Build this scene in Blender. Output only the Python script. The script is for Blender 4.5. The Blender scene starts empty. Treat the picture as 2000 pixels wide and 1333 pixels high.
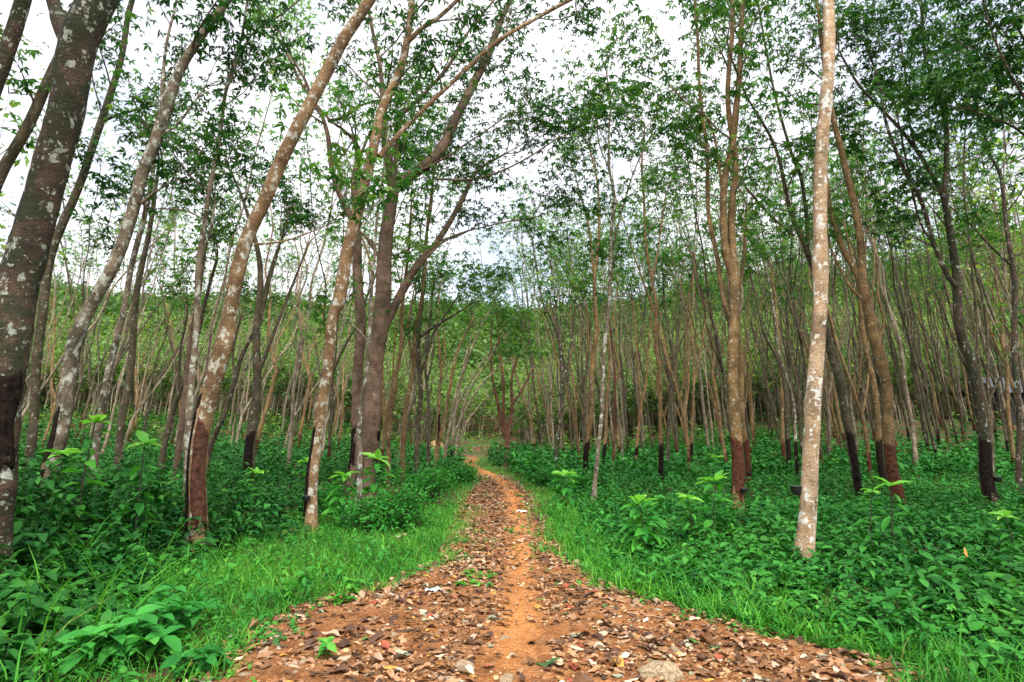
import bpy, math, random
import numpy as np
from mathutils import Vector, Matrix

rng = np.random.default_rng(11)
random.seed(11)
SC = bpy.context.scene
COL = SC.collection

# ------------------------------------------------------------------ camera
F_PX = 1222.0            # focal length in pixels of the 2000 px wide photograph
PITCH = math.radians(8.54)
CAM_Z = 1.5
cam_d = bpy.data.cameras.new("camera")
cam_d.sensor_width = 36.0
cam_d.lens = F_PX / 2000.0 * 36.0
cam_d.clip_start = 0.05
cam_d.clip_end = 2000.0
cam = bpy.data.objects.new("camera", cam_d)
COL.objects.link(cam)
cam.location = (0, 0, CAM_Z)
cam.rotation_euler = (math.radians(90) + PITCH, 0, 0)
SC.camera = cam

# ------------------------------------------------------------------ sky, sun, exposure
SUN_EL = math.radians(58)
SUN_AZ = math.radians(168)      # compass bearing of the sun seen from above, 0 = +Y, clockwise
world = bpy.data.worlds.new("World")
SC.world = world
world.use_nodes = True
wn = world.node_tree
wn.nodes.clear()
w_out = wn.nodes.new("ShaderNodeOutputWorld")
w_sky = wn.nodes.new("ShaderNodeTexSky")
w_sky.sky_type = 'NISHITA'
w_sky.sun_disc = False
w_sky.sun_elevation = SUN_EL
w_sky.sun_rotation = SUN_AZ
w_bg = wn.nodes.new("ShaderNodeBackground")
w_bg.inputs['Strength'].default_value = 0.12
wn.links.new(w_sky.outputs[0], w_bg.inputs['Color'])
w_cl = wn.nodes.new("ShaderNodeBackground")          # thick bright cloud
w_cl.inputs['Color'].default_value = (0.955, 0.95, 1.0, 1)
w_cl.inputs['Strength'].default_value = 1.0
w_tc = wn.nodes.new("ShaderNodeTexCoord")
w_nz = wn.nodes.new("ShaderNodeTexNoise")
w_nz.inputs['Scale'].default_value = 2.6
w_nz.inputs['Detail'].default_value = 6
w_rp = wn.nodes.new("ShaderNodeValToRGB")
w_rp.color_ramp.elements[0].position = 0.36
w_rp.color_ramp.elements[0].color = (0.5, 0.5, 0.5, 1)
w_rp.color_ramp.elements[1].position = 0.52
w_rp.color_ramp.elements[1].color = (1, 1, 1, 1)
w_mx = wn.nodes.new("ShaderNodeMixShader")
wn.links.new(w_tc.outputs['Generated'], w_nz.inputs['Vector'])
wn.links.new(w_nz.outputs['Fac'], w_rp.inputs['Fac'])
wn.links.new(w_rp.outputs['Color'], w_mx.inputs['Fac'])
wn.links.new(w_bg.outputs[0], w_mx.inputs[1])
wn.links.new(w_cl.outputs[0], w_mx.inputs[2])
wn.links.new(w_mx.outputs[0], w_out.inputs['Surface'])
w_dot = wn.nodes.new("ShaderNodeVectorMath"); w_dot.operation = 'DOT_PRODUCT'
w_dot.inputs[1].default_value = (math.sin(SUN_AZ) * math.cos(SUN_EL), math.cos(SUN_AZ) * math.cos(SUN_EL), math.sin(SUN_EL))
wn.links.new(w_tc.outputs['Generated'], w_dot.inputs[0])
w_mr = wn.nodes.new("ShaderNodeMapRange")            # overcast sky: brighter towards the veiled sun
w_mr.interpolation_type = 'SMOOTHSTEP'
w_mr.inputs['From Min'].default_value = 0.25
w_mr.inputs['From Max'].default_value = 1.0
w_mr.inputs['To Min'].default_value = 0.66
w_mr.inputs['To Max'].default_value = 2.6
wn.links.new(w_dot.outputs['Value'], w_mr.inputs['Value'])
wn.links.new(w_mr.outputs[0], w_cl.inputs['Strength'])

sun_d = bpy.data.lights.new("sun", 'SUN')
sun_d.energy = 2.3
sun_d.angle = math.radians(10)
sun_d.color = (1.0, 0.95, 0.86)
sun = bpy.data.objects.new("sun", sun_d)
COL.objects.link(sun)
_sd = Vector((math.sin(SUN_AZ) * math.cos(SUN_EL), math.cos(SUN_AZ) * math.cos(SUN_EL), math.sin(SUN_EL)))
sun.rotation_euler = _sd.to_track_quat('Z', 'Y').to_euler()
sun.location = (0, -10, 30)

SC.view_settings.view_transform = 'Standard'
SC.view_settings.look = 'None'
SC.view_settings.exposure = 1.15
SC.view_settings.gamma = 1.0
try:
    SC.cycles.max_bounces = 6
    SC.cycles.diffuse_bounces = 2
    SC.cycles.glossy_bounces = 2
    SC.cycles.transmission_bounces = 4
    SC.cycles.transparent_max_bounces = 4
    SC.cycles.caustics_reflective = False
    SC.cycles.caustics_refractive = False
except Exception:
    pass

# ------------------------------------------------------------------ photo pixel -> place
CT, ST = math.cos(PITCH), math.sin(PITCH)

def ray(px, py):
    yc = (666.5 - py) / F_PX
    return np.array([(px - 1000.0) / F_PX, CT - yc * ST, ST + yc * CT])

def at(px, py, Y):
    """point on the ray of a photo pixel at world distance Y ahead, and metres per photo pixel there"""
    d = ray(px, py)
    t = Y / d[1]
    return np.array([0, 0, CAM_Z]) + d * t, t / F_PX

def on_ground(px, py):
    d = ray(px, py)
    t = -CAM_Z / d[2]
    p = np.array([0, 0, CAM_Z]) + d * t
    for _ in range(12):
        zz = float(terrain(p[0], p[1]))
        t = (zz - CAM_Z) / d[2]
        if t <= 0 or t > 400:
            break
        p = np.array([0, 0, CAM_Z]) + d * t
    return p

def to_px(x, y, z):
    z = z - CAM_Z
    dep = y * CT + z * ST
    up = -y * ST + z * CT
    return 1000 + F_PX * x / dep, 666.5 - F_PX * up / dep

# ------------------------------------------------------------------ terrain
def sstep(a, b, x):
    t = np.clip((np.asarray(x, float) - a) / (b - a), 0, 1)
    return t * t * (3 - 2 * t)

RS = np.array([-1.4, -0.82, -0.57, -0.33, -0.08, 0.0, 0.08, 0.2, 0.28, 0.35, 0.55, 0.60, 0.66, 0.75, 0.84, 1.4])
RP = np.array([535, 545, 572, 572, 572, 575, 585, 600, 590, 540, 535, 532, 508, 470, 445, 400], float)
_yc = (666.5 - RP) / F_PX
RK = (ST + _yc * CT) / (CT - _yc * ST)

def wob(x, y, f, s):
    return (np.sin(x * f + 1.3 * s + 1.7 * np.sin(y * f * .7 + s)) + np.sin(y * f * 1.13 + 2.1 * s + 1.3 * np.sin(x * f * .8 - s))) * .5

def path_cx(y):
    return np.interp(y, PY_, PC_)

def terrain(x, y):
    x = np.asarray(x, float); y = np.asarray(y, float)
    s = x / np.maximum(y, 8.0)
    k = np.interp(s, RS, RK)
    yr = np.interp(s, [-1, -.1, .25, .45, 1], [170, 185, 175, 120, 110])
    y0 = np.interp(s, [-1, -.35, -.1, .3, .6, 1], [32, 36, 54, 46, 52, 54])
    zr = k * yr - 10
    u = np.clip((y - y0) / (yr - y0), 0, 1)
    hill = zr * (u * u * (3 - 2 * u) * .55 + u * .45) * sstep(0, 10, y - y0 + 5)
    hill = hill + np.clip(y - yr, 0, 400) * .02 + wob(x, y, .06, 3) * 1.5 * sstep(.2, .7, u)
    right = (.035 + .045 * sstep(10, 30, x)) * np.clip(y - 17, 0, 60) * sstep(2, 14, x)
    left = .018 * np.clip(y - 14, 0, 60) * sstep(-3, -12, x) * 1.0
    near = wob(x, y, .55, 1) * .06 * sstep(1.5, 4.5, np.abs(x - np.interp(y, PY_, PC_)))
    return hill + right + left + near

# path edges traced on the photo, laid on the flat ground
_edges = [(1600, 150, 1960), (1333, 375, 1810), (1290, 405, 1690), (1250, 475, 1510), (1215, 535, 1405), (1190, 590, 1310), (1150, 740, 1180),
          (1100, 868, 1104), (1050, 882, 1072), (1000, 898, 1054), (975, 908, 1044), (950, 930, 1018), (938, 948, 996),
          (926, 926, 968), (918, 902, 944), (908, 900, 930), (900, 908, 934), (893, 914, 938)]
PY_, PL_, PR_ = [], [], []
for py, a, b in _edges:
    d = ray(a, py); t = -CAM_Z / d[2]
    d2 = ray(b, py); t2 = -CAM_Z / d2[2]
    PY_.append(d[1] * t); PL_.append(d[0] * t); PR_.append(d2[0] * t2)
PY_ = [-14.0] + PY_; PL_ = [PL_[0] - .6] + PL_; PR_ = [PR_[0] + .6] + PR_
PY_, PL_, PR_ = map(np.array, (PY_, PL_, PR_))
PC_ = (PL_ + PR_) / 2
_trk = [(1600, 990), (1333, 1000), (1250, 1012), (1180, 1016), (1100, 1015), (1050, 1016), (1000, 1012), (965, 1000), (942, 985), (930, 960)]
TY_ = []; TX_ = []
for py, a in _trk:
    d = ray(a, py); t = -CAM_Z / d[2]; TY_.append(d[1] * t); TX_.append(d[0] * t)
TY_ = np.array(TY_); TX_ = np.array(TX_)

def edge_dist(x, y):
    """metres outside the path (negative inside)"""
    xl = np.interp(y, PY_, PL_); xr = np.interp(y, PY_, PR_)
    return np.maximum(xl - x, x - xr)

# ------------------------------------------------------------------ mesh helpers
def link(o, parent=None):
    COL.objects.link(o)
    if parent is not None:
        o.parent = parent
    return o

def tag(o, label=None, cat=None, group=None, kind=None):
    if label: o['label'] = label
    if cat: o['category'] = cat
    if group: o['group'] = group
    if kind: o['kind'] = kind
    return o

def empty(name, loc):
    o = bpy.data.objects.new(name, None)
    o.location = loc
    o.empty_display_size = .2
    return link(o)

class MB:
    def __init__(s):
        s.V = []; s.Q = []; s.T = []; s.qm = []; s.tm = []; s.qr = []; s.tr = []; s.n = 0
    def add(s, V, Q=None, T=None, mat=0, rnd=None):
        V = np.asarray(V, np.float32).reshape(-1, 3)
        s.V.append(V)
        if Q is not None and len(Q):
            Q = np.asarray(Q, np.int32).reshape(-1, 4) + s.n
            s.Q.append(Q)
            s.qm.append(np.full(len(Q), mat, np.int32) if np.isscalar(mat) else np.asarray(mat, np.int32))
            s.qr.append(np.zeros(len(Q), np.float32) if rnd is None else np.asarray(rnd, np.float32))
        if T is not None and len(T):
            T = np.asarray(T, np.int32).reshape(-1, 3) + s.n
            s.T.append(T)
            s.tm.append(np.full(len(T), mat, np.int32))
            s.tr.append(np.zeros(len(T), np.float32) if rnd is None or (Q is not None and len(Q)) else np.asarray(rnd, np.float32))
        s.n += len(V)
    def mesh(s, name, mats, smooth=True, vattr=None):
        me = bpy.data.meshes.new(name)
        V = np.concatenate(s.V) if s.V else np.zeros((0, 3), np.float32)
        Q = np.concatenate(s.Q) if s.Q else np.zeros((0, 4), np.int32)
        T = np.concatenate(s.T) if s.T else np.zeros((0, 3), np.int32)
        me.vertices.add(len(V)); me.vertices.foreach_set("co", V.ravel())
        nl = len(Q) * 4 + len(T) * 3
        me.loops.add(nl)
        me.loops.foreach_set("vertex_index", np.concatenate([Q.ravel(), T.ravel()]).astype(np.int32))
        me.polygons.add(len(Q) + len(T))
        ls = np.concatenate([np.arange(len(Q)) * 4, len(Q) * 4 + np.arange(len(T)) * 3]).astype(np.int32)
        me.polygons.foreach_set("loop_start", ls)
        mi = np.concatenate((s.qm if s.qm else []) + (s.tm if s.tm else [])).astype(np.int32)
        me.polygons.foreach_set("material_index", mi)
        me.polygons.foreach_set("use_smooth", np.full(len(mi), smooth, bool))
        for m in mats: me.materials.append(m)
        at_ = me.attributes.new("rnd", 'FLOAT', 'FACE')
        at_.data.foreach_set("value", np.concatenate((s.qr if s.qr else []) + (s.tr if s.tr else [])).astype(np.float32))
        if vattr:
            for k, a in vattr.items():
                q = me.attributes.new(k, 'FLOAT', 'POINT')
                q.data.foreach_set("value", np.asarray(a, np.float32))
        me.update(calc_edges=True)
        me.validate()
        return me
    def obj(s, name, mats, parent=None, smooth=True, vattr=None):
        o = bpy.data.objects.new(name, s.mesh(name, mats, smooth, vattr))
        return link(o, parent)

def crom(P, n):
    """Catmull-Rom through rows of P, n samples"""
    P = np.asarray(P, float)
    if len(P) < 3:
        t = np.linspace(0, 1, n)[:, None]
        return P[0] * (1 - t) + P[-1] * t
    seg = np.linalg.norm(np.diff(P[:, :3], axis=0), axis=1)
    L = np.concatenate([[0], np.cumsum(seg)])
    u = np.linspace(0, L[-1], n)
    i = np.clip(np.searchsorted(L, u, side='right') - 1, 0, len(P) - 2)
    t = ((u - L[i]) / np.maximum(seg[i], 1e-6))[:, None]
    pm = P[np.maximum(i - 1, 0)]; p0 = P[i]; p1 = P[i + 1]; p2 = P[np.minimum(i + 2, len(P) - 1)]
    h0 = (seg[i] / np.maximum(seg[i] + seg[np.maximum(i - 1, 0)], 1e-6))[:, None]
    h1 = (seg[i] / np.maximum(seg[i] + seg[np.minimum(i + 1, len(seg) - 1)], 1e-6))[:, None]
    m0 = (p1 - pm) * h0; m1 = (p2 - p0) * h1
    return (2 * t**3 - 3 * t**2 + 1) * p0 + (t**3 - 2 * t**2 + t) * m0 + (-2 * t**3 + 3 * t**2) * p1 + (t**3 - t**2) * m1

def norm(v):
    return v / np.maximum(np.linalg.norm(v, axis=-1, keepdims=True), 1e-9)

def tube(C, R, sides, bump=0.0, seed=0, knots=0):
    """C (n,3) centre line, R (n,) radii -> verts, quads (closed top)"""
    n = len(C)
    T = norm(np.gradient(C, axis=0))
    ref = np.array([0.0, 1.0, 0.0])
    A = norm(np.cross(T, np.tile(ref, (n, 1))) + 1e-6)
    B = np.cross(A, T)
    ang = np.linspace(0, 2 * math.pi, sides, endpoint=False)
    ca, sa = np.cos(ang), np.sin(ang)
    rr = np.repeat(R[:, None], sides, 1)
    if bump > 0:
        r_ = np.random.default_rng(seed)
        L = np.concatenate([[0], np.cumsum(np.linalg.norm(np.diff(C, axis=0), axis=1))])[:, None]
        q = np.zeros_like(rr)
        for f, a in ((2.2, .5), (5.5, .35), (13, .3), (31, .22)):
            p = r_.uniform(0, 6.28, 4); m = r_.integers(1, 4)
            q += a * np.sin(L * f + p[0] + m * ang[None] + 1.4 * np.sin(L * f * .6 + p[1] + ang[None] * (m + 1)))
        rr = rr * (1 + bump * q)
        for _ in range(knots):
            l0 = r_.uniform(.08, .95) * L[-1, 0]; a0 = r_.uniform(0, 6.28); w = r_.uniform(.03, .09)
            da = np.abs((ang[None] - a0 + math.pi) % (2 * math.pi) - math.pi)
            rr = rr + r_.uniform(.08, .24) * rr * np.exp(-((L - l0) / w)**2 - (da / .55)**2)
    V = C[:, None, :] + rr[..., None] * (ca[None, :, None] * A[:, None, :] + sa[None, :, None] * B[:, None, :])
    V = V.reshape(-1, 3)
    i = np.arange(n - 1)[:, None] * sides; j = np.arange(sides)[None]; j2 = (j + 1) % sides
    Q = np.stack([i + j, i + j2, i + sides + j2, i + sides + j], -1).reshape(-1, 4)
    V = np.concatenate([V, C[-1:] + T[-1:] * R[-1]])
    k = (n - 1) * sides
    Tt = np.stack([k + np.arange(sides), k + (np.arange(sides) + 1) % sides, np.full(sides, n * sides)], -1)
    return V, Q, Tt

def prisms(P0, P1, R0, R1, sides=4):
    P0, P1 = np.asarray(P0, float), np.asarray(P1, float)
    R0, R1 = np.asarray(R0, float), np.asarray(R1, float)
    T = norm(P1 - P0)
    ref = np.where(np.abs(T[:, 2:3]) > .9, [[1., 0, 0]], [[0, 0, 1.]])
    A = norm(np.cross(T, ref)); B = np.cross(A, T)
    ang = np.linspace(0, 2 * math.pi, sides, endpoint=False)
    off = np.cos(ang)[None, :, None] * A[:, None] + np.sin(ang)[None, :, None] * B[:, None]
    V = np.concatenate([P0[:, None] + off * R0[:, None, None], P1[:, None] + off * R1[:, None, None]], 1)
    n = len(P0)
    b = np.arange(n)[:, None] * (2 * sides); j = np.arange(sides)[None]; j2 = (j + 1) % sides
    Q = np.stack([b + j, b + j2, b + sides + j2, b + sides + j], -1).reshape(-1, 4)
    return V.reshape(-1, 3), Q

# leaf templates: along +Y, unit length, normal +Z
LEAF2 = (np.array([[0, 0, 0], [.5, .42, .10], [0, 1, -.12], [0, .5, 0], [-.5, .42, .10]]), np.array([[0, 1, 2, 3], [0, 3, 2, 4]]))
LEAF1 = (np.array([[0, 0, 0], [.5, .5, .05], [0, 1, -.1], [-.5, .5, .05]]), np.array([[0, 1, 2, 3]]))
def _tri():
    v = []; q = []
    for k, (a, dz, l) in enumerate(((0, -.10, 1.0), (1.05, -.22, .85), (-1.05, -.22, .85))):
        V, Q = LEAF2
        W = V * [.40 * l, l, l]; W = W + np.array([0, 0, 1.0]) * (dz * W[:, 1:2])
        c, s_ = math.cos(a), math.sin(a)
        x = W[:, 0] * c - W[:, 1] * s_; y = W[:, 0] * s_ + W[:, 1] * c
        q.append(Q + len(v) * 5); v.append(np.stack([x, y + .12, W[:, 2]], -1))
    return np.concatenate(v), np.concatenate(q)
TRI = _tri()
_y = [0, .22, .5, .78, 1.0]; _w = [.04, .40, .5, .30, 0.0]
def _broad(droop, fold):
    v = []; q = []
    for y, w in zip(_y, _w):
        z = -droop * y * y
        v += [[-w, y, z + fold * w], [0, y, z], [w, y, z + fold * w]]
    for k in range(4):
        a = k * 3
        q += [[a, a + 1, a + 4, a + 3], [a + 1, a + 2, a + 5, a + 4]]
    return np.array(v), np.array(q)
BROAD = _broad(.28, .22)
def _blade():
    v = []; q = []
    for k, (y, w) in enumerate(zip([0, .35, .7, 1.0], [.5, .48, .32, .02])):
        z = .0 - .55 * y**2.2
        v += [[-w, y, z], [w, y, z]]
    for k in range(3):
        a = 2 * k
        q.append([a, a + 1, a + 3, a + 2])
    return np.array(v), np.array(q)
BLADE = _blade()

def scatter(mb, tpl, P, yaw, pitch, roll, length, width, mat=0, rnd=None, zscale=None):
    V0, Q0 = tpl
    n = len(P)
    if n == 0: return
    P = np.asarray(P, float)
    length = np.broadcast_to(length, n); width = np.broadcast_to(width, n)
    zs = length if zscale is None else np.broadcast_to(zscale, n)
    L = np.stack([V0[None, :, 0] * width[:, None], V0[None, :, 1] * length[:, None], V0[None, :, 2] * zs[:, None]], -1)
    cr, sr = np.cos(roll)[:, None], np.sin(roll)[:, None]
    x = L[..., 0] * cr + L[..., 2] * sr; z = -L[..., 0] * sr + L[..., 2] * cr; y = L[..., 1]
    cp, sp = np.cos(pitch)[:, None], np.sin(pitch)[:, None]
    y, z = y * cp - z * sp, y * sp + z * cp
    cy, sy = np.cos(yaw)[:, None], np.sin(yaw)[:, None]
    x, y = x * cy - y * sy, x * sy + y * cy
    V = np.stack([x, y, z], -1) + P[:, None]
    m = len(V0)
    Q = (Q0[None] + (np.arange(n) * m)[:, None, None]).reshape(-1, 4)
    if rnd is None: rnd = rng.random(n)
    mb.add(V.reshape(-1, 3), Q, mat=mat, rnd=np.repeat(rnd, len(Q0)))

# ------------------------------------------------------------------ materials
def newmat(name):
    m = bpy.data.materials.new(name)
    m.use_nodes = True
    nt = m.node_tree
    nt.nodes.clear()
    out = nt.nodes.new("ShaderNodeOutputMaterial")
    return m, nt, out

def N(nt, typ, **kw):
    n = nt.nodes.new(typ)
    for k, v in kw.items():
        if k in n.inputs: n.inputs[k].default_value = v
        else: setattr(n, k, v)
    return n

def ramp(nt, src, stops):
    r = nt.nodes.new("ShaderNodeValToRGB")
    cr = r.color_ramp
    while len(cr.elements) > 1: cr.elements.remove(cr.elements[-1])
    cr.elements[0].position = stops[0][0]; cr.elements[0].color = (*stops[0][1], 1)
    for p, c in stops[1:]:
        e = cr.elements.new(p); e.color = (*c, 1)
    nt.links.new(src, r.inputs['Fac'])
    return r.outputs['Color']

def mixc(nt, fac, a, b, mode='MIX'):
    m = nt.nodes.new("ShaderNodeMix"); m.data_type = 'RGBA'; m.blend_type = mode
    for s, v in ((m.inputs[0], fac), (m.inputs[6], a), (m.inputs[7], b)):
        if isinstance(v, bpy.types.NodeSocket): nt.links.new(v, s)
        elif isinstance(v, (int, float)): s.default_value = v
        else: s.default_value = (*v, 1)
    return m.outputs[2]

def g(v): return (v, v, v)

def leaf_mat(name, stops, trans=.35, tint=(1.25, 1.35, .6), rough=.6, spec=.12):
    m, nt, out = newmat(name)
    a = N(nt, "ShaderNodeAttribute", attribute_name="rnd")
    oi = N(nt, "ShaderNodeObjectInfo")
    col = ramp(nt, a.outputs['Fac'], stops)
    tc = N(nt, "ShaderNodeTexCoord")
    nz = N(nt, "ShaderNodeTexNoise", Scale=.9, Detail=5.0, Roughness=.65)
    nt.links.new(tc.outputs['Object'], nz.inputs['Vector'])
    v = ramp(nt, nz.outputs['Fac'], [(.3, (.55, .66, .7)), (.5, (1, 1, 1)), (.7, (1.75, 1.28, 1.05))])
    col = mixc(nt, 1.0, col, v, 'MULTIPLY')
    v2 = ramp(nt, oi.outputs['Random'], [(0, (.82, .85, .8)), (1, (1.2, 1.12, 1.0))])
    col = mixc(nt, 1.0, col, v2, 'MULTIPLY')
    p = N(nt, "ShaderNodeBsdfPrincipled", Roughness=rough)
    p.inputs['Specular IOR Level'].default_value = spec
    nt.links.new(col, p.inputs['Base Color'])
    tl = N(nt, "ShaderNodeBsdfTranslucent")
    nt.links.new(mixc(nt, 1.0, col, tint, 'MULTIPLY'), tl.inputs['Color'])
    mx = N(nt, "ShaderNodeMixShader"); mx.inputs[0].default_value = trans
    nt.links.new(p.outputs[0], mx.inputs[1]); nt.links.new(tl.outputs[0], mx.inputs[2])
    nt.links.new(mx.outputs[0], out.inputs['Surface'])
    return m

def bark_mat(name, c0, c1, lichen=(.5, .5, .42), lam=.5, dots=.5, moss=.3, bump=.5, ls=9.0):
    """lam: share of pale lichen patches, dots: small round lichens, moss: dark green-grey patches"""
    m, nt, out = newmat(name)
    tc = N(nt, "ShaderNodeTexCoord"); oi = N(nt, "ShaderNodeObjectInfo")
    ad = N(nt, "ShaderNodeVectorMath", operation='ADD')
    sc = N(nt, "ShaderNodeVectorMath", operation='SCALE'); sc.inputs['Scale'].default_value = 37.0
    cx = N(nt, "ShaderNodeCombineXYZ")
    nt.links.new(oi.outputs['Random'], cx.inputs[0]); nt.links.new(oi.outputs['Random'], cx.inputs[1])
    nt.links.new(cx.outputs[0], sc.inputs[0])
    nt.links.new(tc.outputs['Object'], ad.inputs[0]); nt.links.new(sc.outputs[0], ad.inputs[1])
    co = ad.outputs[0]
    def noise(s, d=4, r=.6, stretch=None):
        n = N(nt, "ShaderNodeTexNoise", Scale=s, Detail=float(d), Roughness=r)
        if stretch:
            mp = N(nt, "ShaderNodeMapping"); mp.inputs['Scale'].default_value = stretch
            nt.links.new(co, mp.inputs['Vector']); nt.links.new(mp.outputs[0], n.inputs['Vector'])
        else:
            nt.links.new(co, n.inputs['Vector'])
        return n.outputs['Fac']
    base = mixc(nt, ramp(nt, noise(5, 6, .65), [(.35, g(0)), (.65, g(1))]), c0, c1)
    fine = ramp(nt, noise(40, 4, .7, (1, 1, 2.2)), [(.3, g(.55)), (.65, g(1.2))])
    base = mixc(nt, 1.0, base, fine, 'MULTIPLY')
    ringf = ramp(nt, noise(4.5, 4, .65, (.7, .7, 4.0)), [(.40, g(.62)), (.52, g(1.05))])
    base = mixc(nt, .3, base, mixc(nt, 1.0, base, ringf, 'MULTIPLY'))
    blot = ramp(nt, noise(1.7, 5, .6), [(.35, g(.62)), (.62, g(1.15))])
    base = mixc(nt, 1.0, base, blot, 'MULTIPLY')
    mossf = ramp(nt, noise(3.1, 6, .7), [(.60 - .22 * moss, g(0)), (.68 - .22 * moss, g(1))])
    mf = N(nt, "ShaderNodeMath", operation='MULTIPLY'); nt.links.new(mossf, mf.inputs[0]); mf.inputs[1].default_value = min(1, moss * 1.6)
    base = mixc(nt, mf.outputs[0], base, (.028, .032, .014))
    # pale lichen patches with ragged edges
    lf = ramp(nt, noise(ls, 6, .66, (1, 1, .75)), [(.70 - .24 * lam, g(0)), (.735 - .24 * lam, g(1))])
    lcol = mixc(nt, ramp(nt, noise(22, 3), [(.35, g(0)), (.65, g(1))]), tuple(x * .55 for x in lichen), lichen)
    l2 = N(nt, "ShaderNodeMath", operation='MULTIPLY'); nt.links.new(lf, l2.inputs[0]); l2.inputs[1].default_value = .9 if lam > 0 else 0
    base = mixc(nt, l2.outputs[0], base, lcol)
    # ragged small lichen flecks, gathered in colonies
    lf2 = ramp(nt, noise(21, 4, .62, (1, 1, .85)), [(.70 - .12 * dots, g(0)), (.73 - .12 * dots, g(1))])
    lc2 = ramp(nt, noise(2.3, 3), [(.42, g(.1)), (.58, g(1))])
    dm = N(nt, "ShaderNodeMath", operation='MULTIPLY'); nt.links.new(lf2, dm.inputs[0]); nt.links.new(lc2, dm.inputs[1])
    dm2 = N(nt, "ShaderNodeMath", operation='MULTIPLY'); nt.links.new(dm.outputs[0], dm2.inputs[0]); dm2.inputs[1].default_value = min(.85, dots * 1.5)
    base = mixc(nt, dm2.outputs[0], base, tuple(x * .85 for x in lichen))
    p = N(nt, "ShaderNodeBsdfPrincipled", Roughness=.85)
    p.inputs['Specular IOR Level'].default_value = .2
    nt.links.new(base, p.inputs['Base Color'])
    bp = N(nt, "ShaderNodeBump", Strength=min(1, bump * 1.5), Distance=.03)
    bh = N(nt, "ShaderNodeMath", operation='ADD')
    nt.links.new(noise(24, 8, .75, (1, 1, 1.6)), bh.inputs[0]); nt.links.new(noise(9, 6, .7, (.9, .9, 2.4)), bh.inputs[1])
    nt.links.new(bh.outputs[0], bp.inputs['Height'])
    nt.links.new(bp.outputs[0], p.inputs['Normal'])
    nt.links.new(p.outputs[0], out.inputs['Surface'])
    return m

def plain(name, c, rough=.7, nscale=8, var=.35, bump=.3, metal=0, spec=.3, c2=None, coords='Object'):
    m, nt, out = newmat(name)
    tc = N(nt, "ShaderNodeTexCoord")
    nz = N(nt, "ShaderNodeTexNoise", Scale=float(nscale), Detail=6.0, Roughness=.65)
    nt.links.new(tc.outputs[coords], nz.inputs['Vector'])
    lo = tuple(x * (1 - var) for x in c); hi = c2 or tuple(x * (1 + var) for x in c)
    col = ramp(nt, nz.outputs['Fac'], [(.32, lo), (.68, hi)])
    p = N(nt, "ShaderNodeBsdfPrincipled", Roughness=rough, Metallic=metal)
    p.inputs['Specular IOR Level'].default_value = spec
    nt.links.new(col, p.inputs['Base Color'])
    bp = N(nt, "ShaderNodeBump", Strength=bump, Distance=.02)
    nt.links.new(nz.outputs['Fac'], bp.inputs['Height']); nt.links.new(bp.outputs[0], p.inputs['Normal'])
    nt.links.new(p.outputs[0], out.inputs['Surface'])
    return m

def ground_mat():
    m, nt, out = newmat("forest_soil")
    tc = N(nt, "ShaderNodeTexCoord")
    def noise(s, d=6, r=.65):
        n = N(nt, "ShaderNodeTexNoise", Scale=float(s), Detail=float(d), Roughness=r)
        nt.links.new(tc.outputs['Object'], n.inputs['Vector']); return n.outputs['Fac']
    soil = mixc(nt, ramp(nt, noise(3), [(.35, g(0)), (.65, g(1))]), (.03, .018, .010), (.09, .048, .027))
    vo = N(nt, "ShaderNodeTexVoronoi", Scale=14.0); nt.links.new(tc.outputs['Object'], vo.inputs['Vector'])
    litter = ramp(nt, vo.outputs['Color'], [(.1, (.05, .028, .016)), (.5, (.15, .075, .045)), (.8, (.22, .12, .08)), (1, (.06, .03, .02))])
    soil = mixc(nt, ramp(nt, noise(1.1), [(.4, g(0)), (.6, g(.8))]), soil, litter)
    green = mixc(nt, ramp(nt, noise(9), [(.3, g(0)), (.7, g(1))]), (.014, .07, .014), (.03, .14, .026))
    gf = ramp(nt, noise(.35, 8, .7), [(.47, g(0)), (.60, g(.75))])
    col = mixc(nt, gf, soil, green)
    p = N(nt, "ShaderNodeBsdfPrincipled", Roughness=.95); p.inputs['Specular IOR Level'].default_value = .1
    nt.links.new(col, p.inputs['Base Color'])
    bp = N(nt, "ShaderNodeBump", Strength=.8, Distance=.05); nt.links.new(noise(12), bp.inputs['Height']); nt.links.new(bp.outputs[0], p.inputs['Normal'])
    nt.links.new(p.outputs[0], out.inputs['Surface'])
    return m

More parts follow.
